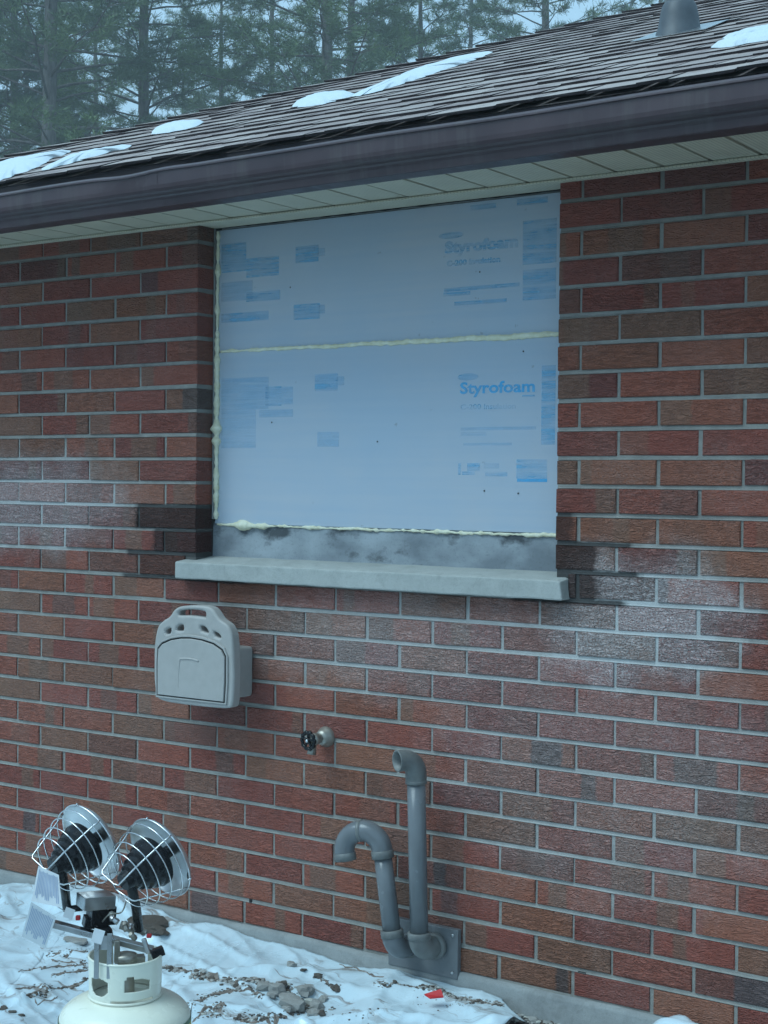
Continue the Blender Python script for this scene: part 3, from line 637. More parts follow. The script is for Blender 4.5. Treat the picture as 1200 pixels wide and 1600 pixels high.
def bead(path, rads, parent, name='foam_bead', seed=0, n=10, flat_=1.0):
    V, F = tube(path, rads, n); return mk(name, [Vector((v.x, v.y, v.z))+Vector((noise.noise(v*60+Vector((seed, 0, 0))), 0.6*noise.noise(v*60+Vector((0, seed, 9))), noise.noise(v*60+Vector((3, 3, seed)))))*0.003 for v in V], F, FOAM, parent, True)
# seam between the two boards, jamb bead, torn bottom bead
a = zy(346, 550); b = zy(870, 526); P = []; Rr = []
for i in range(241):
    t = i/240; x = a.x+(XR+.004-a.x)*t; P.append((x, YB-.001, 2.2015-.003*t+.0045*noise.noise((x*7, 0, 0))+.002*noise.noise((x*31, 0, 0)))); Rr.append(max(.004, .0055+.0052*t*(1-.4*max(0, t-.85)/.15)+.0036*noise.noise((x*16, 5, 0))+.0025*noise.noise((x*47, 5, 2))))
bead(P, Rr, b_lo, seed=2)
P = []; Rr = []
for i in range(321):
    t = i/320; z = 1.575+(2.648-1.575)*t; P.append((XL+.0165+.003*noise.noise((z*9, 1, 1)), YB-.004, z)); r = .0055+.0085*max(0, noise.noise((z*21, 2, 0))+.1)+.0035*noise.noise((z*55, 0, 3))
    if 1.62 < z < 2.25: r += .002*(1+noise.noise((z*14, 0, 9)))
    for zc, rr_, s_ in ((1.912, .016, .014), (1.868, .012, .012), (2.00, .004, .02), (2.12, .004, .02), (1.70, .004, .02)): r += rr_*math.exp(-((z-zc)/s_)**2)
    Rr.append(max(.003, r))
bead(P, Rr, b_lo, seed=5)
P = []; Rr = []
for i in range(361):
    t = i/360; x = XL+.02+(XR-XL-.02)*t; P.append((x, YB+.0005, 1.5555+.004*noise.noise((x*9, 0, 0))+(-.004*t))); r = .0025+.0075*max(0, noise.noise((x*13, 4, 0))+.2)+.0055*max(0, noise.noise((x*52, 4, 7)))
    r += .017*math.exp(-((t-.085)/.022)**2)+.006*math.exp(-((t-.14)/.02)**2)+.004*math.exp(-((t-.93)/.05)**2); Rr.append(max(.0018, r))
bead(P, Rr, b_lo, seed=8)
P = []; Rr = []
for i in range(60):
    t = i/59; x = XL+.03+(XR-XL-.05)*t; P.append((x, YB+.006, 2.657+.003*noise.noise((x*8, 0, 0)))); Rr.append(.003+.004*abs(noise.noise((x*18, 4, 0))))
bead(P, Rr, b_hi, 'grey_sealant', 3).data.materials[0] = FOUND

# ------------------------------------------------------------------ plastic wall box
YF = -0.165
bx = empty('wall_box', onY(300, 1100, -0.05), 'beige plastic wall box with carry handle, four slots and arched door', 'plastic box')
def zb2(x, y): return onY(220+x/6.667, 930+y/6.667, YF)
def loc2(pts, sm=0):
    q = [zb2(*p) for p in pts]; q = [(v.x, v.z, 0) for v in q]
    return [(v[0], v[1]) for v in catmull(q, sm, True)] if sm else [(v[0], v[1]) for v in q]
outl = loc2([(135, 560), (148, 430), (175, 325), (225, 268), (292, 222), (345, 150), (405, 118), (500, 108), (610, 108), (700, 122), (752, 160), (815, 250), (890, 305), (930, 375), (950, 470), (962, 700), (965, 900), (950, 1120), (905, 1178), (690, 1168), (400, 1135), (215, 1098), (160, 1045), (135, 900), (132, 720)], 5)
slot = loc2([(392, 175), (420, 158), (530, 150), (640, 165), (668, 185), (668, 228), (640, 228), (520, 212), (420, 212), (390, 205)], 3)
h1 = loc2([(252, 372), (285, 345), (308, 348), (300, 395), (262, 405)], 2); h2 = loc2([(368, 345), (395, 312), (435, 315), (435, 368), (375, 370)], 2)
h3 = loc2([(618, 325), (660, 330), (692, 372), (690, 395), (625, 372)], 2); h4 = loc2([(755, 382), (795, 398), (825, 430), (815, 448), (768, 428)], 2)
V, F = curve_mesh([outl, slot, h1, h2, h3, h4], 0.013, 0.010, 4)
cxm = sum(p[0] for p in outl)/len(outl)
mk('shell', [(v[0], YF+0.023-v[2], v[1]) for v in V], F, PLASTIC, bx, False)
for p_ in bpy.data.objects[-1:] if False else []: pass
door = loc2([(192, 640), (196, 560), (225, 515), (320, 470), (430, 452), (530, 452), (640, 472), (760, 510), (850, 570), (885, 630)], 3)
door = loc2([(190, 1030), (190, 700), (198, 560), (240, 508), (330, 468), (430, 452), (530, 452), (640, 472), (760, 512), (850, 575), (886, 650), (884, 900), (872, 1108)], 0)
V, F = curve_mesh([door], 0.003, 0.0025, 2); dv = mk('door', [(v[0], YF-.004-v[2], v[1]) for v in V], F, PLASTIC, bx)
V, F = curve_mesh([[(p[0]+(0.0045 if p[0] > cxm else -.0045), p[1]+(.004 if p[1] > 1.05 else -.004)) for p in door]], 0.0005, 0.0); mk('door_gap', [(v[0], YF-.0012-v[2], v[1]) for v in V], F, BLACK, bx)
rimo = loc2([(165, 1060), (165, 690), (172, 540), (220, 478), (320, 432), (430, 412), (530, 412), (650, 432), (780, 478), (880, 548), (915, 640), (915, 900), (900, 1140)], 0)
V, F = curve_mesh([rimo, [(p[0]+(0.006 if p[0] > cxm else -.006), p[1]+(.005 if p[1] > 1.05 else -.005)) for p in door]], 0.002, 0.002, 2); mk('door_frame', [(v[0], YF-.0025-v[2], v[1]) for v in V], F, PLASTIC, bx)
hp = [zb2(*p) for p in [(408, 960), (412, 800), (424, 672), (450, 660), (540, 662), (620, 684)]]
V, F = tube([Vector((v.x, YF-.0085, v.z)) for v in catmull(hp, 4)], [.0012+.0028*min(1, i/8) for i in range(21)], 8); mk('finger_pull', V, F, PLASTIC, dv, True)
rb0, rb1 = onY(318, 1040, -0.02).x, onY(391, 1040, -0.02).x
V, F = bevel_box(rb0, rb1, -0.125, -0.001, 0.945, 1.125, 0.012, 3); mk('rear_box', V, F, PLASTIC, bx, True)

# ------------------------------------------------------------------ garden tap
tp = onY(510, 1151); tap = empty('garden_tap', tp, 'small wall tap with black hand wheel beside the plastic box', 'tap')
nY = Vector((-.10, -1, -0.03)).normalized(); K_ = 1.4
def kl(pr): return [(r*K_, h*K_) for r, h in pr]
mk('wall_flange', *lathe(kl([(0.026, -.002), (0.026, 0.003), (0.0245, 0.008), (0.019, 0.018), (0.0155, 0.026)]), tp, nY, 28, False, True), BRASS, tap, True)
mk('valve_body', *lathe(kl([(0.0125, 0.015), (0.0125, 0.036), (0.015, 0.038), (0.015, 0.05), (0.0105, 0.053), (0.008, 0.062)]), tp, nY, 20, False, True), BRASS, tap, True)
c = tp+nY*0.042*K_
V, F = tube([c, c+Vector((-.004, -.006, -.022)), c+Vector((-.006, -.012, -.052))], [.013, .013, .016], 14); mk('spout', V, F, BRASS, tap, True)
hc = tp+nY*0.066*K_; hx, hy_, hz = frame(nY)
m_ = MB(); ring = [hc+(hx*math.cos(a)+hy_*math.sin(a))*(0.0205+.0014*math.cos(a*10))*K_ for a in np.linspace(0, 2*math.pi, 60, endpoint=False)]
m_.add(*tube(ring, .0044*K_, 8, False, True))
for k in range(5):
    a = k*2*math.pi/5+.3; m_.add(*tube([hc, hc+(hx*math.cos(a)+hy_*math.sin(a))*.020*K_], [.004*K_, .003*K_], 6))
m_.add(*lathe(kl([(.0075, -.006), (.0075, .003), (.005, .005)]), hc, nY, 14, True, True)); hw_ = m_.build('hand_wheel', DARK, tap, True)
mk('screw', *lathe(kl([(.0042, .004), (.0042, .0065), (.0026, .008)]), hc, nY, 12, False, True), WIRE, hw_, True)

# ------------------------------------------------------------------ vent pipes
pl = [onY(*p, -0.022) for p in ((716, 1456), (714, 1531))]; px0 = onY(607, 1480, -0.022).x
plate = empty('vent_plate', (pl[0].x-.13, -.01, pl[1].z), 'grey square plastic plate behind the two vent pipes at the foundation', 'plate')
PX1, PZ1, PZ0 = pl[0].x, pl[0].z+.005, pl[1].z
mk('panel', *bevel_box(px0, PX1, -0.024, -0.0235+.022, PZ0, PZ1, 0.003), PVC, plate)
for sx, sz in ((PX1-.02, PZ1-.02), (PX1-.02, PZ0+.02), (px0+.02, PZ1-.02)): mk('screw', *lathe([(.0055, 0), (.0055, .003), (.003, .0045)], (sx, -.024, sz), (0, -1, 0), 10, False, True), STEEL, plate, True)
PR = 0.0302
def coll(name, p, d, parent, r=0.0365, l=0.032, m=PVCD):
    return mk(name, *lathe([(PR-.001, -.001), (r, 0.0), (r, l), (r-.003, l+.002), (PR-.001, l+.002)], p, d, 28), m, parent, True)
YP = -0.118
def ppt(px, py, Y=YP): return onY(px, py, Y)
# tall pipe
b0 = ppt(655, 1465); t0 = ppt(650, 1208); b0 = Vector((b0.x, YP, b0.z)); t0 = Vector((t0.x, YP, t0.z)); up = (t0-b0).normalized()
vt = empty('tall_vent_pipe', b0, 'tall straight grey vent pipe with open elbow on top', 'pipe')
mk('pipe', *tube([b0, b0.lerp(t0, .5), t0], PR, 28), PVC, vt, True)
od = Vector((-.50, -.86, 0.10)).normalized()
side = (od-up*od.dot(up)).normalized(); ec = t0+side*.045
el = [ec+(-side*math.cos(math.radians(a))+up*math.sin(math.radians(a)))*.045 for a in range(0, 91, 10)]; end = el[-1]+side*.022
V, F = tube([t0-up*.03]+el+[end], [.0348]*12, 28, False)
ne = len(V); mk('top_elbow', V, F, PVCD, vt, True)
mk('mouth', *lathe([(.0348, -.002), (.0352, .001), (.0305, .001), (.0300, -.05)], end, side, 28), PVCD, vt, True); mk('bore', *lathe([(.0302, -.048)], end, side, 28, False, True), BLACK, vt)
coll('coupling', t0-up*.034, up, vt, .0355, .010)
# bottom elbow of the tall pipe, into the plate
wd_ = (Vector((onY(683, 1482, -.024).x, -.024, b0.z-.048))-Vector((b0.x, YP, b0.z-.048))).normalized()
ec = b0+wd_*.045; el = [ec+(-wd_*math.cos(math.radians(a))-up*math.sin(math.radians(a)))*.045 for a in range(0, 91, 10)]
e2_ = el[-1]+wd_*(((-.024)-el[-1].y)/wd_.y)
V, F = tube([b0+up*.012]+el+[e2_], [.0352]*12, 28); mk('bottom_elbow', V, F, PVCD, vt, True)
coll('coupling', b0-up*.004, up, vt, .038, .020); coll('wall_collar', e2_-wd_*.024, wd_, vt, .042, .018)
# short pipe with goose neck
q0 = ppt(613, 1462); q1 = ppt(597, 1328); up2 = (q1-q0).normalized()
vs_ = empty('goose_neck_vent_pipe', q0, 'short grey vent pipe with a goose neck turned downward', 'pipe')
mk('pipe', *tube([q0, q0.lerp(q1, .5), q1], PR, 28), PVC, vs_, True)
lf = (ppt(540, 1330, -.15)-q1); lf = (lf-up2*lf.dot(up2)).normalized(); span = (ppt(539, 1325, -.14)-q1).length*.98; rad_ = span/2
cc = q1+lf*rad_; U = [cc+(-lf*math.cos(math.radians(a))+up2*math.sin(math.radians(a)))*rad_ for a in range(0, 181, 9)]
V, F = tube([q1-up2*.012]+U[:11], .0352, 28); mk('elbow', V, F, PVC, vs_, True)
V, F = tube(U[10:]+[U[-1]-up2*.006], .0346, 28, False); mk('elbow', V, F, PVC, vs_, True)
coll('coupling', q1-up2*.026, up2, vs_, .0375, .024); coll('coupling', U[10]-lf*.006, lf, vs_, .0362, .012)
ee = U[-1]-up2*.004; coll('end_coupling', ee-up2*.022, up2, vs_, .0372, .024); mk('bore', *lathe([(.030, -.012)], ee, up2, 24, True, False), BLACK, vs_)
w2 = (Vector((onY(640, 1497, -.024).x, -.024, q0.z-.045))-Vector((q0.x, YP, q0.z-.045))).normalized()
ec = q0+w2*.05; el = [ec+(-w2*math.cos(math.radians(a))-up2*math.sin(math.radians(a)))*.05 for a in range(0, 91, 10)]
e3_ = el[-1]+w2*max(.01, ((-.024)-el[-1].y)/w2.y)
V, F = tube([q0+up2*.012]+el+[e3_], .0352, 28); mk('bottom_elbow', V, F, PVC, vs_, True); coll('coupling', q0-up2*.004, up2, vs_, .038, .022)
coll('wall_collar', e3_-w2*.02, w2, vs_, .041, .018)

# ------------------------------------------------------------------ propane tank
DT = 3.95
tc = atD(196, 1500, DT); TB = Vector((tc.x, tc.y, 0.035)); Rv, Uv, Wv = Vector(R_), Vector(U_), Vector(W_)
tank = empty('propane_tank', TB, 'cream white propane tank standing on the plastic sheet', 'gas tank')
ZC0, ZC1, CR, BR = 0.385, 0.484, 0.0915, 0.170
prof = [(0.11, 0.0), (0.115, 0.0), (0.115, 0.03), (0.13, 0.045), (0.158, 0.075), (0.1665, 0.10), (BR, 0.12), (BR, 0.285)]
for a in range(6, 91, 6): prof.append((0.02+(BR-.02)*math.cos(math.radians(a))**.9 if a < 90 else .02, 0.285+0.066*math.sin(math.radians(a))))
mk('body', *lathe(prof, TB, (0, 0, 1), 56, False, True), TANKW, tank, True)
mk('label_band', *lathe([(BR+.0012, 0.235), (BR+.0012, 0.280)], TB, (0, 0, 1), 56), YELLOW, tank, True)
mk('label_edge', *lathe([(BR+.0016, 0.278), (BR+.0013, 0.290)], TB, (0, 0, 1), 56), GREEN, tank, True)
# handle collar: cylinder wall with cut-outs
fw = Vector((-Wv.x, -Wv.y, 0)).normalized(); rt = Vector((Rv.x, Rv.y, 0)).normalized()
NA, NZ = 216, 40; cv = []; cf = []
def hole_(th, z):
    d = math.degrees(th); k = (z-ZC0)/(ZC1-ZC0)
    if 9 < d < 52 and 0.30+0.0 < k < 0.70-max(0, (d-24))*.006 and (k < .62 or 12 < d < 24): return True
    dc = (d+37)/19.0
    if abs(dc) < 1 and k > 0.14+0.22*(1-math.sqrt(1-dc*dc)) and k < 0.62-.08*dc*dc: return True
    if -14 < d < 58 and -.02 < k < 0.075 and k > 0.01: return True
    if 150 < d % 360 < 210 and k > .25: return True
    return False
for j in range(NZ+1):
    for i in range(NA):
        th = 2*math.pi*i/NA; z = ZC0+(ZC1-ZC0)*j/NZ; rr_ = CR+0.002*(j/NZ)
        cv.append(TB+(fw*math.cos(th)+rt*math.sin(th))*rr_+Vector((0, 0, z-0.035)))
for j in range(NZ):
    for i in range(NA):
        th = 2*math.pi*(i+.5)/NA; th = th-2*math.pi if th > math.pi else th
        if not hole_(th, ZC0+(ZC1-ZC0)*(j+.5)/NZ): cf.append((j*NA+i, j*NA+(i+1) % NA, (j+1)*NA+(i+1) % NA, (j+1)*NA+i))
co = mk('collar', cv, cf, TANKW, tank, True); md = co.modifiers.new('thick', 'SOLIDIFY'); md.thickness = 0.003; md.offset = 0
rimp = [TB+(fw*math.cos(a)+rt*math.sin(a))*(CR+.002)+Vector((0, 0, ZC1-.035)) for a in np.linspace(0, 2*math.pi, 72, endpoint=False)]
mk('rolled_rim', *tube(rimp, .0034, 8, False, True), TANKW, tank, True)
mk('foot_weld', *tube([TB+(fw*math.cos(a)+rt*math.sin(a))*(CR+.001)+Vector((0, 0, ZC0-.035-.002)) for a in np.linspace(0, 2*math.pi, 60, endpoint=False)], .004, 6, False, True), TANKW, tank, True)
mk('valve', *lathe([(.024, .33), (.024, .385), (.018, .39), (.018, .43), (.03, .432), (.03, .45), (.012, .455)], TB, (0, 0, 1), 20, False, True), BRASS, tank, True)

# ------------------------------------------------------------------ twin head heater on the tank
heat = empty('gas_heater', TB+Vector((0, 0, .43)), 'twin head gas heater with wire guards on top of the tank', 'heater')
A = (Rv*-.65-Uv*.36-Wv*.67).normalized()
def head(cx, cy, D):
    c = atD(cx, cy, D); x, y, d = frame(A)
    def pt(r, ph, h): return c+(x*math.cos(math.radians(ph))+y*math.sin(math.radians(ph)))*r+d*h
    dish = mk('reflector', *lathe([(.012, -.026), (.05, -.025), (.074, -.020), (.092, -.012), (.104, -.002), (.109, .004), (.1105, .007), (.1125, .006), (.1115, .002), (.106, -.005), (.094, -.015), (.07, -.024), (.012, -.030)], c, A, 60), DISH, heat, True)
    # stamped slots and hole in the dish
    for ph in (352, 2, 12, 22): mk('stamped_slot', *tube([pt(.083, ph, -.0155), pt(.099, ph, -.0055)], .0018, 6), STEEL, dish, True)
    mk('sight_hole', *lathe([(.0095, 0)], pt(.088, 325, -.0125), (A*0.8-(pt(1, 325, 0)-c)*.5), 16, False, True), BLACK, dish)
    st = [(.016, -.026), (.016, .012), (.060, .014), (.067, .020), (.067, .036), (.063, .041), (.061, .055), (.055, .060), (.053, .073), (.046, .078), (.044, .090), (.036, .095), (.034, .107), (.026, .112), (.022, .130)]
    mk('burner', *lathe(st, c, A, 40, False, True), DARK, heat, False)
    w_ = MB()
    for h, r in ((.026, .108), (.056, .100), (.086, .090), (.116, .077)):
        w_.add(*tube([pt(r, a, h) for a in range(0, 360, 8)], .0017, 6, False, True))
    for o_ in (0, 180):
        pth = [pt(.112, 45+o_, .003), pt(.108, 45+o_, .02), pt(.06, 42+o_, .11), pt(.012, 34+o_, .150), pt(.009, 110+o_, .153), pt(.056, 150+o_, .150), pt(.062, 148+o_, .144), pt(.102, 141+o_, .03), pt(.112, 140+o_, .003)]
        w_.add(*tube(pth, .0021, 7))
    for ph in (-20, 90, 200): w_.add(*tube([pt(.113, ph, .002), pt(.117, ph, .006), pt(.113, ph, .012)], .002, 6))
    w_.build('wire_guard', WIRE, heat, True); return pt
ptR = head(252, 1338, 3.93); ptL = head(143, 1315, 4.02)
def stem(pts, r): mk('gas_tube', *tube(pts, r, 14), DARK, heat, True)
s0 = ptR(0, 0, .10); sb_ = atD(217, 1452, 3.95); stem([s0, s0+Vector((0, 0, -.03)), sb_.lerp(s0, .45), sb_], [.013, .014, .0125, .0125])
s1 = ptL(0, 0, .10); sl_ = atD(105, 1421, 4.03); stem([s1, s1+Vector((0, 0, -.03)), sl_.lerp(s1, .45), sl_], [.013, .014, .0125, .012]); stem([sl_, atD(128, 1418, 4.02)], [.009, .009])
def obox(name, c, hx_, hy2, hz_, m, parent, rz=0.0, tilt=0.0, b=.002):
    V, F = bevel_box(-hx_, hx_, -hy2, hy2, -hz_, hz_, b); ax = (Rv*math.cos(rz)+Uv*-math.sin(rz)).normalized(); dp = Vector((Wv.x, Wv.y, 0)).normalized(); ax = (ax-dp*ax.dot(dp)).normalized()
    ax = (ax*math.cos(tilt)+dp*math.sin(tilt)).normalized(); dp = (dp-ax*dp.dot(ax)).normalized(); upv = ax.cross(dp)
    return mk(name, [c+ax*v[0]+dp*v[1]+upv*v[2] for v in V], F, m, parent)
# cross bar, valve box, brackets, control parts
ba, bb_ = atD(84, 1443, 4.0), atD(234, 1484, 3.93)
obox('cross_bar', (ba+bb_)/2, (bb_-ba).length/2, .014, .008, STEEL, heat, .26, 0)
obox('valve_cover', atD(150, 1407, 3.98), .043, .032, .017, STEEL, heat, .08, .55)
obox('valve_block', atD(158, 1428, 3.99), .033, .026, .024, DARK, heat, .08, .5)
obox('regulator', atD(140, 1440, 3.99), .016, .018, .014, DARK, heat, .2, .4)
for px in (151, 171): obox('bracket_leg', atD(px, 1494, 3.86), .0065, .002, .058, STEEL, heat, 0.02, 0, .0012)
obox('bracket_plate', atD(161, 1473, 3.872), .023, .002, .018, STEEL, heat, .02, 0, .001)
obox('fuel_nipple', atD(183, 1487, 3.93), .007, .007, .03, BRASS, heat, 0, .3)
mk('valve_knob', *lathe([(.026, -.02), (.026, .0), (.02, .012), (.008, .016)], atD(160, 1456, 3.97), (A*.2+Vector((0, 0, 1))), 24, True, True), DARK, heat, True)
mk('brass_fitting', *lathe([(.011, 0), (.011, .04), (.008, .042), (.008, .07)], atD(188, 1445, 3.97), Rv+Uv*-.3, 6, True, True), BRASS, heat)
for k in range(5):
    q = atD(178+k*9+random.uniform(-3, 3), 1438+k*6+random.uniform(-5, 5), 3.95)
    mk('fitting', *lathe([(.007, 0), (.0085, .006), (.006, .016), (.009, .02), (.005, .026)], q, (random.uniform(-1, 1), random.uniform(-1, 1), random.uniform(.2, 1)), 10, True, True), STEEL if k % 2 else BRASS, heat)
mk('pilot_line', *tube(catmull([atD(160, 1440, 3.96), atD(172, 1428, 3.9), atD(190, 1425, 3.92), atD(200, 1400, 3.92), ptR(.04, 200, .05)], 6), .002, 6), BRASS, heat, True)
mk('chain', *tube(catmull([ptL(.09, 230, .07), atD(72, 1375, 3.95), atD(70, 1392, 3.93), atD(88, 1415, 3.95), atD(110, 1428, 3.97)], 6), .0014, 6), WIRE, heat, True)
obox('rating_sticker', atD(108, 1427, 3.955), .0125, .0008, .0135, WHITEP, heat, .35, 0, .0003); obox('warning_sticker', atD(153, 1463, 3.85), .014, .0008, .018, WHITEP, heat, .3, .0, .0003)
obox('red_cap', atD(122, 1434, 3.97), .006, .006, .006, RED, heat); obox('red_cap', atD(233, 1462, 3.93), .0065, .006, .005, RED, heat)
obox('tube_clip', atD(228, 1478, 3.92), .006, .005, .02, STEEL, heat, -.3); obox('black_knob', atD(246, 1488, 3.95), .017, .014, .011, DARK, heat, -.3, .3)
obox('hose_elbow', atD(205, 1500, 3.98), .035, .014, .012, BRASS, heat, .05, .3)
# folded instruction card hanging from the guard
card = empty('instruction_card', atD(70, 1480, 3.88), 'folded printed instruction card hanging from the left heater head', 'card')
def quad(name, pts, m, parent, th=.0006):
    P = [Vector(p) for p in pts]; nn = (P[1]-P[0]).cross(P[3]-P[0]).normalized(); V = P+[p-nn*th for p in P]
    return mk(name, V, [(0, 1, 2, 3), (7, 6, 5, 4), (0, 4, 5, 1), (1, 5, 6, 2), (2, 6, 7, 3), (3, 7, 4, 0)], m, parent), nn
def card_leaf(px, Ds, rows):
    P = [atD(*p, d) for p, d in zip(px, Ds)]; o, nn = quad('leaf', P, WHITEP, card)
    if nn.dot(Vector(CAM)-P[0]) < 0: nn = -nn
    for a, b, c, d in rows:
        f = lambda u, v: (P[0].lerp(P[1], u)).lerp(P[3].lerp(P[2], u), v)+nn*.0012
        mk('print_line', [f(a, c), f(b, c), f(b, d), f(a, d)], [(0, 1, 2, 3)], INK, o)
rows = [(u, u+.03, .07+.05*random.random(), .70+.22*random.random()) for u in np.arange(.08, .9, .058)]
card_leaf([(60, 1353), (92, 1367), (96, 1418), (49, 1408)], [3.90, 3.90, 3.88, 3.88], rows)
card_leaf([(49, 1409), (88, 1433), (71, 1482), (34, 1462)], [3.88, 3.88, 3.93, 3.93], rows)

# ------------------------------------------------------------------ plastic sheets on the ground
TE = [(-3.0, .05), (-.9, .06), (-.10, .045), (.1, .075), (.38, .112), (.65, .122), (.92, .092), (1.26, .080), (1.49, .078), (1.71, .058), (1.9, .06), (2.08, .058), (2.2, .05), (2.32, .042), (2.45, .022), (2.6, .008)]
def tprof(x): return float(np.interp(x, [a for a, b in TE], [b for a, b in TE]))
def ridged(x, y, s, a, warp=.5, seed=0.0):
    ca, sa = math.cos(a), math.sin(a); u = (x*ca+y*sa)*s; v = (-x*sa+y*ca)*s*.11
    n_ = noise.noise((u+warp*noise.noise((x*2+seed, y*2, 3)), v, seed)); return max(0.0, 1-abs(n_)*4.6)**1.15
def tarp_z(x, y):
    e = max(0.0, -y-0.012); wl = math.exp(-(e/.20)**2)
    z = 0.028+(tprof(x)-.028)*wl+0.020*noise.noise((x*1.7, y*1.7, 0))+0.014*noise.noise((x*4.1, y*4.1, 5))*(1-.5*wl)
    z += (.026*ridged(x, y, 2.2, .6, .6, 1)+.018*ridged(x, y, 3.7, 2.1, .6, 4)+.013*ridged(x, y, 6.5, 1.2, .3, 9)+.007*ridged(x, y, 11, .2, .3, 6))*min(1, .35+e*4)
    return max(z, .006)
def sheet(name, pf, nx, ny, zf, label, base):
    """pf(u, v) -> x, y on the ground for u, v in 0..1; borders follow pf exactly and curl down"""
    V = []; F = []
    for j in range(ny+1):
        for i in range(nx+1):
            x, y = pf(i/nx, j/ny); V.append((x, y, zf(x, y)))
    for j in range(ny):
        for i in range(nx): q = j*(nx+1)+i; F.append((q, q+1, q+nx+2, q+nx+1))
    o = mk(name, V, F, TARP, None, True, None, base); tag(o, label, 'plastic sheet'); m2 = o.modifiers.new('thick', 'SOLIDIFY'); m2.thickness = .0015; m2.offset = 1; return o
def main_pf(u, v):
    y = -2.7+(2.7-.024)*v; e = 2.40+.10*noise.noise((y*3, 0, 1))+.03*noise.noise((y*11, 0, 1))-.12*max(0, min(1, (y+.12)/.08))+max(0, -y-.35)*.4
    return -2.6+(e+2.6)*u, y
sheet('plastic_sheet', main_pf, 620, 300, tarp_z, 'white plastic sheet with mud in its folds, under the propane tank', (0, -1.3, 0))
def z_right(x, y):
    k = math.exp(-((x-2.875)/.06)**2)*.045+math.exp(-((x-2.98)/.17)**2)*.078+math.exp(-((x-3.4)/.3)**2)*.13+.015
    return max(.006, k*math.exp(-((y+.10)/.22)**2)*(1+.3*noise.noise((x*9, y*9, 5)))+.014*noise.noise((x*6, y*6, 2))+.020*ridged(x, y, 4.5, .9, .5, 2)+.016*ridged(x, y, 8, 2.2, .6, 7)+.010*ridged(x, y, 14, 1.5, .5, 3))
def right_pf(u, v):
    y = -1.2+(1.2-.026)*v; e = 2.74+.10*noise.noise((y*5, 2, 0))+.02*noise.noise((y*17, 2, 0))+.25*max(0, -y-.2); return e+(4.6-e)*u, y
sheet('plastic_sheet', right_pf, 170, 110, z_right, 'white plastic sheet bunched against the wall at the bottom right corner', (3.5, -.5, 0))
def z_left(x, y):
    a, b = lp; d = Vector((b.x-a.x, b.y-a.y)).normalized(); e = (x-a.x)*-d.y+(y-a.y)*d.x; k = max(0, min(1, e/.16))
    return tarp_z(x, y)+.0012+k*(.012+.02*max(0, noise.noise((x*3, y*3, 8)))+.010*ridged(x, y, 5, 1.9, .5, 12))
lp = [onZ(-30, 1590, .05), onZ(124, 1436, .06)]
def left_pf(u, v):
    a, b = Vector((lp[0].x, lp[0].y)), Vector((lp[1].x, lp[1].y)); d = (b-a).normalized(); nn = Vector((-d.y, d.x)); p0 = a-d*1.2
    L = 1.2+(b-a).length; p = p0+d*L*v+nn*(2.0*u+.02*noise.noise((v*9, u, 0))*(1-u))+d*.06*noise.noise((u*9, 4, 0)); return p.x, min(p.y, -.03)
sheet('plastic_sheet', left_pf, 180, 160, z_left, 'smooth second plastic sheet laid over the first, at the left edge', (lp[0].x, lp[0].y, 0))

# ------------------------------------------------------------------ debris
def rock(seed, s=(1, 1, 1), sub=2, rough=.35):
    bm_ = bmesh.new(); bmesh.ops.create_icosphere(bm_, subdivisions=sub, radius=1.0)
    for v in bm_.verts:
        c = v.co.copy(); k = 1+rough*noise.noise(c*1.3+Vector((seed*3.1, seed, 0)))+rough*.4*noise.noise(c*3.1+Vector((seed, 7, 0)))
        v.co = Vector((max(-.78, min(.78, c.x*k))*s[0], max(-.75, min(.75, c.y*k))*s[1], max(-.7, min(.7, c.z*k))*s[2]))
    r = ([v.co[:] for v in bm_.verts], [[v.index for v in f.verts] for f in bm_.faces]); bm_.free(); return r
rocks = []
for k in range(8):
    V, F = rock(k+1, (1, random.uniform(.6, .95), random.uniform(.5, .8)), 2, .85)
    for mi, m_ in enumerate((STONEA, STONEB, STONEC)):
        me = bpy.data.meshes.new('stone'); me.from_pydata(V, [], F); me.materials.append(m_); rocks.append(me)
def put(name, px, py, size, mi, label, cat='stone', group='mortar lumps on the sheet', k=None, rz=None, flat_=1.0):
    p = onZ(px, py, .05); z = tarp_z(p.x, p.y)
    for _ in range(4): p = onZ(px, py, z+size*.3); z = tarp_z(p.x, p.y)
    k = random.randrange(8) if k is None else k
    o = bpy.data.objects.new(name, rocks[k*3+mi]); COL.objects.link(o); o.location = (p.x, p.y, z+size*.36*flat_); o.scale = (size, size, size*flat_)
    o.rotation_euler = (random.uniform(-.2, .2), random.uniform(-.2, .2), random.uniform(0, 6.28) if rz is None else rz); tag(o, label, cat, group); return o
put('mortar_lump', 455, 1565, .060, 0, 'largest flat mortar lump in the rubble pile on the sheet', k=1, rz=.2, flat_=.7)
put('mortar_lump', 478, 1556, .040, 0, 'pale mortar lump on top right of the rubble pile', k=2)
put('mortar_lump', 494, 1572, .036, 0, 'mortar lump at the right end of the rubble pile', k=3)
put('mortar_lump', 433, 1550, .034, 0, 'mortar lump at the upper left of the rubble pile', k=4)
put('dirt_clod', 440, 1540, .024, 1, 'dark rounded dirt clod behind the rubble pile', 'dirt', k=5)
put('brick_chip', 490, 1581, .026, 0, 'small pale block at the front of the rubble pile', 'stone', k=6, flat_=.6)
put('mortar_lump', 415, 1541, .036, 0, 'long mortar lump left of the rubble pile', k=7, rz=.5, flat_=.6)
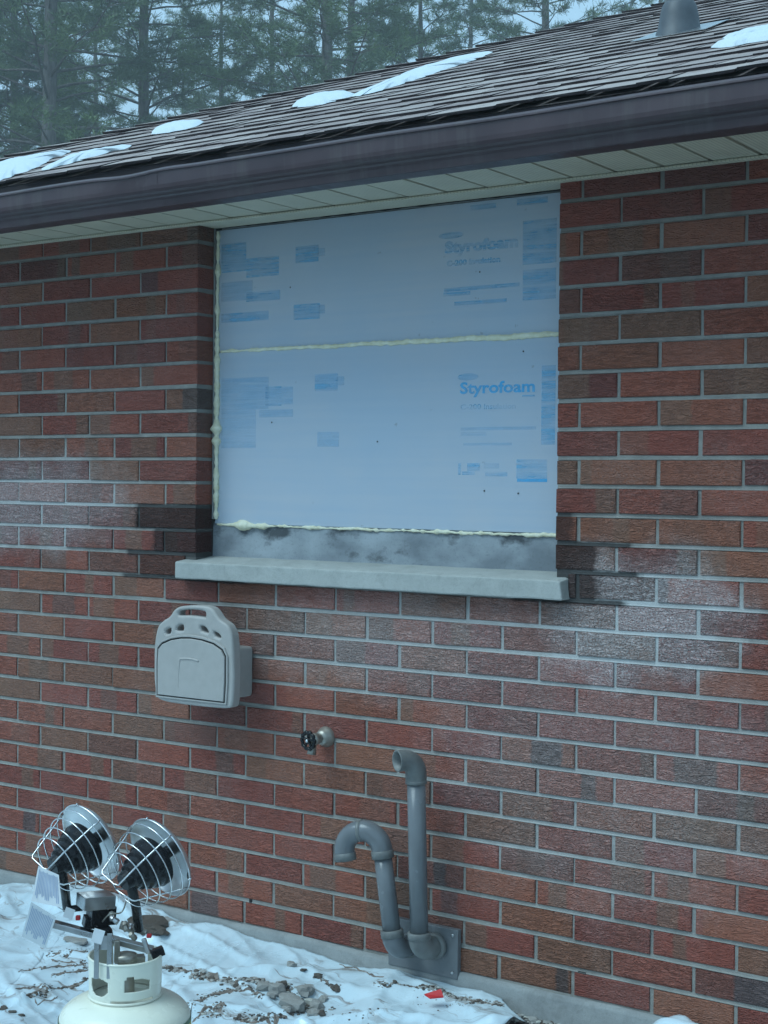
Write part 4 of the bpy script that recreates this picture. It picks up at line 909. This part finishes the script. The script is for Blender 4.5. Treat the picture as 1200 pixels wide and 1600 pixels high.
for i, (px, py, sz, mi, lab) in enumerate([(466, 1574, .030, 0, 'mortar lump in the middle front of the rubble pile'), (484, 1566, .026, 2, 'palest lump in the middle of the rubble pile'), (448, 1577, .022, 0, 'small lump at the front left of the rubble pile'), (503, 1584, .020, 1, 'dark clod at the front right of the rubble pile'), (505, 1562, .020, 0, 'small lump at the back right of the rubble pile'), (424, 1556, .020, 0, 'small lump at the left foot of the rubble pile'), (470, 1545, .018, 0, 'small lump behind the rubble pile')]):
    put('mortar_lump', px, py, sz, mi, lab, k=i)
put('mortar_lump', 456, 1508, .019, 0, 'small cube like lump alone on the clean sheet', k=0)
put('dirt_clod', 474, 1513, .019, 1, 'dark flat dirt clod beside the small cube like lump', 'dirt', k=1, flat_=.5)
put('dirt_clod', 497, 1526, .020, 1, 'round dirt clod at the top of the mud trail', 'dirt', k=2)
put('dirt_clod', 526, 1550, .028, 1, 'flat dirt clod at the lower end of the mud trail', 'dirt', k=3, flat_=.45)
put('dirt_clod', 617, 1545, .010, 1, 'tiny dark pebble left of the red scrap', 'dirt', k=4)
put('dirt_heap', 232, 1452, .085, 1, 'dark dirt heap behind the right heater head', 'dirt', None, k=6, flat_=.55)
put('dirt_heap', 248, 1466, .055, 1, 'smaller dirt heap in front of the dark dirt heap behind the tank', 'dirt', None, k=3, flat_=.5)
put('dirt_heap', 118, 1466, .055, 0, 'flat rubble heap behind the tank, left of the bracket', 'dirt', None, k=2, flat_=.4)
for i, (px, py) in enumerate(((5, 1575), (20, 1580), (34, 1585))): put('mud_clod', px, py, .018, 1, ['leftmost mud clod of the row at the bottom left corner', 'middle mud clod of the row at the bottom left corner', 'rightmost mud clod of the row at the bottom left corner'][i], 'dirt', 'mud clods at the bottom left', k=i, flat_=.5)
for i, (px, py, s) in enumerate(((786, 1572, .026), (806, 1577, .022), (815, 1586, .026), (795, 1590, .030), (838, 1590, .022), (860, 1594, .018))):
    p = onZ(px, py, .03); o = bpy.data.objects.new('mortar_lump', rocks[(i % 8)*3+(2 if i < 2 else 0)]); COL.objects.link(o); o.location = (p.x, p.y-.02, .02+s*.3); o.scale = (s, s, s*.8); o.rotation_euler = (0, .2, i*1.3)
    tag(o, ['pale lump nearest the red scrap in the gravel', 'second pale lump in the gravel at the wall', 'grey lump below the two pale lumps in the gravel', 'largest grey lump at the edge of the sheet and gravel', 'grey lump in the middle of the gravel by the foundation', 'small grey lump nearest the bunched sheet at right'][i], 'stone', 'lumps in the gravel at the foundation')
# crumbs: trails of mud and mortar in the folds, too many to count
cr = MB(); tri = rock(3, (1, .8, .6), 1); tri2 = rock(5, (1, .7, .5), 1)
def crumbs(pts, n_, wpx, smin, smax, mi_w, on=None):
    P = catmull([(a, b, 0) for a, b in pts], 8)
    for _ in range(n_):
        q = random.choice(P); px, py = q[0]+random.gauss(0, wpx), q[1]+random.gauss(0, wpx*.35); s = smin+(smax-smin)*random.random()**2
        z = .05
        for _i in range(3):
            p = onZ(px, py, z); z = tarp_z(p.x, p.y) if on is None else on
        t_ = random.choice((tri, tri2)); a = random.uniform(0, 6.28); ca, sa = math.cos(a), math.sin(a)
        mi = random.choices((0, 1, 2), mi_w)[0]
        cr.add([(p.x+(v[0]*ca-v[1]*sa)*s, p.y+(v[0]*sa+v[1]*ca)*s, z+s*.25+v[2]*s) for v in t_[0]], t_[1], mi)
def ribbon(pts, wpx, mi=3):
    P = catmull([(a, b, 0) for a, b in pts], 10); L = []; n_ = len(P)
    sd_ = random.uniform(0, 99)
    for i, q in enumerate(P):
        t = i/(n_-1); w_ = 1.9*wpx*(0.25+1.2*abs(noise.noise((q[0]*.06, sd_, 0)))+.5*noise.noise((q[0]*.25, sd_, 3)))*min(1, 6*t+.1, 6*(1-t)+.1)
        d = (Vector(P[min(i+1, n_-1)])-Vector(P[max(i-1, 0)])); d = d.normalized() if d.length else Vector((1, 0, 0)); nn = Vector((-d.y, d.x, 0))*max(.4, w_)
        jx = 3.5*noise.noise((q[0]*.09, q[1]*.09, sd_))+1.5*noise.noise((q[0]*.3, q[1]*.3, sd_)); row = []
        for k_ in (-1, 0, 1):
            px, py = q[0]+nn.x*k_, q[1]+jx+nn.y*k_*.6; z = .05
            for _ in range(3): p = onZ(px, py, z); z = tarp_z(p.x, p.y)
            row.append((p.x, p.y, z+(.0038 if k_ == 0 else .0012)))
        L.append(row)
    V = [v for r_ in L for v in r_]; F = []
    for i in range(n_-1):
        for k_ in range(2): F.append((i*3+k_, i*3+k_+1, i*3+4+k_, i*3+3+k_))
    cr.add(V, F, mi)
for pts, w_ in (([(258, 1512), (300, 1522), (335, 1530), (370, 1535), (400, 1532), (430, 1545)], 6), ([(298, 1572), (330, 1556), (370, 1548), (412, 1556)], 4), ([(366, 1594), (400, 1597), (440, 1590), (475, 1576)], 5), ([(500, 1528), (515, 1540), (530, 1549)], 3), ([(590, 1536), (640, 1545), (690, 1556), (740, 1565), (782, 1570)], 3),
        ([(28, 1520), (60, 1514), (100, 1511), (138, 1507)], 2.5), ([(42, 1560), (60, 1549), (100, 1541), (137, 1530)], 3), ([(44, 1561), (75, 1566), (90, 1559)], 2), ([(24, 1546), (50, 1544), (68, 1540)], 2), ([(80, 1496), (105, 1488), (138, 1488)], 2.5), ([(82, 1523), (110, 1520), (140, 1514)], 2.5), ([(300, 1598), (320, 1580), (352, 1570)], 2), ([(80, 1500), (95, 1503), (120, 1506)], 2), ([(530, 1508), (570, 1520), (600, 1530)], 2)): ribbon(pts, w_)
crumbs([(258, 1512), (300, 1522), (335, 1530), (370, 1535), (400, 1532), (430, 1545)], 420, 5, .004, .014, (4, 5, .3))
crumbs([(298, 1570), (330, 1555), (370, 1548), (410, 1556)], 200, 5, .003, .008, (3, 6, .2))
crumbs([(368, 1592), (400, 1595), (440, 1588), (470, 1578)], 180, 6, .003, .010, (2, 6, .2)); crumbs([(500, 1528), (515, 1540), (528, 1549)], 110, 2.5, .003, .008, (1, 6, .1))
crumbs([(590, 1536), (640, 1545), (690, 1556), (740, 1565), (780, 1570)], 380, 5, .003, .009, (4, 6, 1)); crumbs([(440, 1540), (470, 1570), (500, 1580)], 220, 9, .004, .012, (6, 3, 1))
crumbs([(30, 1518), (70, 1512), (110, 1510), (135, 1505)], 130, 4, .002, .007, (1, 6, 0)); crumbs([(45, 1560), (70, 1548), (105, 1540), (135, 1530)], 150, 3.5, .003, .008, (1, 6, 0)); crumbs([(40, 1545), (80, 1540)], 50, 3, .002, .006, (1, 5, 0))
crumbs([(75, 1495), (105, 1488), (140, 1488)], 90, 5, .002, .007, (1, 5, 0)); crumbs([(80, 1525), (110, 1520), (140, 1512)], 90, 4, .002, .006, (1, 5, 0)); crumbs([(0, 1535), (25, 1515), (50, 1497)], 90, 2.5, .002, .006, (1, 6, 0))
crumbs([(315, 1585), (340, 1590), (330, 1580)], 80, 6, .003, .009, (3, 5, .5)); crumbs([(100, 1590), (110, 1580), (104, 1595)], 50, 6, .003, .008, (2, 5, .3)); crumbs([(300, 1596), (330, 1575), (355, 1572)], 60, 3, .002, .006, (2, 5, 0))
crumbs([(520, 1590), (560, 1592), (600, 1590)], 60, 10, .002, .006, (2, 3, 1)); crumbs([(650, 1562), (700, 1570), (690, 1580)], 70, 14, .002, .005, (2, 4, 0))
crumbs([(780, 1580), (820, 1588), (870, 1592), (930, 1598), (900, 1598), (850, 1598)], 900, 14, .003, .014, (6, 4, 3), .022)
tag(cr.build('mortar_crumbs', [STONEA, STONEB, STONEC, MUD], None), 'grey and brown crumbs of mortar and mud lying along the sheet folds', 'debris', kind='stuff')
# red scrap
zs_ = .07
for _ in range(4): p = onZ(680, 1553, zs_+.012); zs_ = tarp_z(p.x, p.y)
zs_ = max(tarp_z(p.x+dx, p.y+dy) for dx in (-.04, 0, .04) for dy in (-.04, 0, .04)); rsv = [onZ(663, 1553, zs_+.012), onZ(689, 1545, zs_+.026), onZ(693, 1557, zs_+.010), onZ(672, 1559, zs_+.006)]
V = [v for v in rsv]+[v+Vector((0, 0, -.004)) for v in rsv]
o = mk('plastic_scrap', V, [(0, 1, 2, 3), (7, 6, 5, 4), (0, 4, 5, 1), (1, 5, 6, 2), (2, 6, 7, 3), (3, 7, 4, 0)], RED, None, False, None, p); tag(o, 'small bright red plastic scrap on the sheet near the vent pipes', 'scrap')

# ------------------------------------------------------------------ pine wood behind the house
def pine(seed, H, zlow):
    r = np.random.default_rng(seed); tv, tf = tube([Vector((0.15*noise.noise((z*.15, seed, 0)), .15*noise.noise((z*.15, 0, seed)), z)) for z in np.linspace(0, H, 24)], [0.19*(1-.93*i/23)+.012 for i in range(24)], 9)
    tb = MB(); tb.add(tv, tf); tc_ = []; td_ = []
    z = zlow
    while z < H-.4:
        f = (z-zlow)/(H-zlow); nb = r.integers(4, 7); a0 = r.uniform(0, 6.28)
        for b in range(nb):
            if f < .12 and r.random() < .35: dead = True
            else: dead = False
            az = a0+b*6.283/nb+r.uniform(-.35, .35); L = (3.4*(1-f)**.75+.35)*r.uniform(.55, 1.1); rise = r.uniform(.0, .5)+.25*f
            p0 = np.array([0, 0, z+r.uniform(-.25, .25)]); d = np.array([math.cos(az), math.sin(az), 0])
            pts = [p0+d*L*t+np.array([0, 0, L*(rise*t-.32*t*t+.25*t**3)])+np.array([r.normal(0, .05)*t, r.normal(0, .05)*t, r.normal(0, .04)*t]) for t in np.linspace(0, 1, 6)]
            tb.add(*tube(pts, [.022*(1-.8*t)*(L/3+.3)+.002 for t in np.linspace(0, 1, 6)], 4, False))
            if dead: continue
            side = np.array([-d[1], d[0], 0]); nt_ = int(7+L*7.8)
            for q in range(nt_):
                t = r.uniform(.28, 1.0); i = min(4, int(t*5)); c = pts[i]+(pts[i+1]-pts[i])*(t*5-i)
                sg = r.choice((-1, 1)); tl = (1.05-t)*L*.42*r.uniform(.4, 1.1)+.12; dr = d*.7+side*sg*r.uniform(.5, 1.0)+np.array([0, 0, r.uniform(.0, .35)]); dr /= np.linalg.norm(dr)
                ee_ = c+dr*tl; tb.add([c+np.array([0, 0, .006]), c-np.array([0, 0, .006]), ee_], [(0, 1, 2)])
                for u in np.arange(.35, 1.01, .13/max(.2, tl)):
                    tc_.append(c+dr*tl*u+r.normal(0, .025, 3)); td_.append(dr+r.normal(0, .25, 3)+np.array([0, 0, .35]))
        z += r.uniform(.42, .72)
    C_ = np.array(tc_); D_ = np.array(td_); D_ /= np.linalg.norm(D_, axis=1, keepdims=True); n = len(C_); K = 10
    dirs = D_[:, None, :]*.75+r.normal(0, .62, (n, K, 3)); dirs /= np.linalg.norm(dirs, axis=2, keepdims=True); ln = r.uniform(.11, .22, (n, K, 1))
    sd = np.cross(dirs, r.normal(0, 1, (n, K, 3))); sd /= np.linalg.norm(sd, axis=2, keepdims=True)+1e-9; wd = r.uniform(.0075, .013, (n, K, 1))
    base_ = C_[:, None, :]; v0 = base_+sd*wd*.6; v1 = base_-sd*wd*.6; v2 = base_+dirs*ln-sd*wd*.35; v3 = base_+dirs*ln+sd*wd*.35
    V = np.stack([v0, v1, v2, v3], 2).reshape(-1, 3); nf = n*K
    me = bpy.data.meshes.new('crown'); me.vertices.add(len(V)); me.vertices.foreach_set('co', V.astype(np.float32).ravel()); me.loops.add(nf*4); me.polygons.add(nf)
    me.loops.foreach_set('vertex_index', np.arange(nf*4, dtype=np.int32)); me.polygons.foreach_set('loop_start', np.arange(0, nf*4, 4, dtype=np.int32)); me.polygons.foreach_set('loop_total', np.full(nf, 4, dtype=np.int32)); me.materials.append(NEEDLE); me.update(); me.validate()
    mt = bpy.data.meshes.new('trunk'); mt.from_pydata([tuple(map(float, v)) for v in tb.v], [], tb.f); mt.materials.append(BARK); mt.polygons.foreach_set('use_smooth', [True]*len(mt.polygons)); return mt, me
PINES = [pine(s, h, zl) for s, h, zl in ((3, 19, 5.0), (8, 20, 6.0), (15, 15, 3.5))]
TR = [(76, 30, 1, 'thick pale trunked pine near the left edge, behind the roof'), (21, 35, 0, 'pine with a dark thin trunk at the far left edge'), (43, 37, 2, 'thin dark pine just left of the thick pale trunked pine'), (228, 33, 0, 'pine with dark trunk above the smallest snow patch'), (508, 31, 1, 'dark trunked pine rising behind the middle snow patch'), (548, 37, 0, 'thin pine just right of the dark trunked middle pine'),
      (345, 40, 2, 'leafy pine filling the gap above the left middle of the roof'), (425, 45, 1, 'distant pine left of the middle dark trunked pine'), (150, 47, 1, 'distant pine between the two leftmost big trunks'), (655, 36, 2, 'bushy pale green pine above the long snow streak'), (735, 44, 0, 'distant pine right of the bushy pale green pine'), (850, 37, 1, 'pine with a thin trunk left of the roof vent'), (935, 42, 2, 'pine showing just left of the roof vent top'), (595, 52, 0, 'far pine behind the bushy pale green pine'), (285, 54, 1, 'far pine deep in the wood above the left roof'), (-70, 34, 1, 'pine whose boughs reach in from beyond the far left edge'), (1030, 46, 0, 'pine behind the roof vent'), (800, 55, 2, 'far pine in the gap above the upper snow streak'), (480, 56, 2, 'far pine in the bright gap at the middle'), (110, 58, 2, 'far pine in the bright gap at lower left')]
for i, (px, D, v, lab) in enumerate(TR):
    p = atD(px, 150, D*1.75); t = empty('pine_tree', (p.x, p.y, 0), lab, 'tree', 'pines behind the house'); rr = random.Random(i+40)
    t.rotation_euler = (0, 0, rr.uniform(0, 6.28)); s = rr.uniform(.92, 1.12)*1.68; t.scale = (s, s, s)
    for nm, me in zip(('trunk', 'crown'), PINES[v]):
        o = bpy.data.objects.new(nm, me); COL.objects.link(o); o.parent = t

# ------------------------------------------------------------------ thin haze in the wood
hz = MB(); hz.box(-420, 420, -420, 420, -1.0, 46.0)
hm = bpy.data.materials.new('haze_air'); hm.use_nodes = True; ht_ = hm.node_tree; ht_.nodes.clear()
ho = ht_.nodes.new('ShaderNodeOutputMaterial'); pv = ht_.nodes.new('ShaderNodeVolumePrincipled'); pv.inputs['Color'].default_value = (0.86, 0.95, 1.0, 1); pv.inputs['Density'].default_value = 0.0034; pv.inputs['Anisotropy'].default_value = 0.0
pv.inputs['Density Attribute'].default_value = ''; hm.cycles.homogeneous_volume = True
ht_.links.new(pv.outputs[0], ho.inputs['Volume'])
tag(hz.build('haze', hm), kind='stuff')
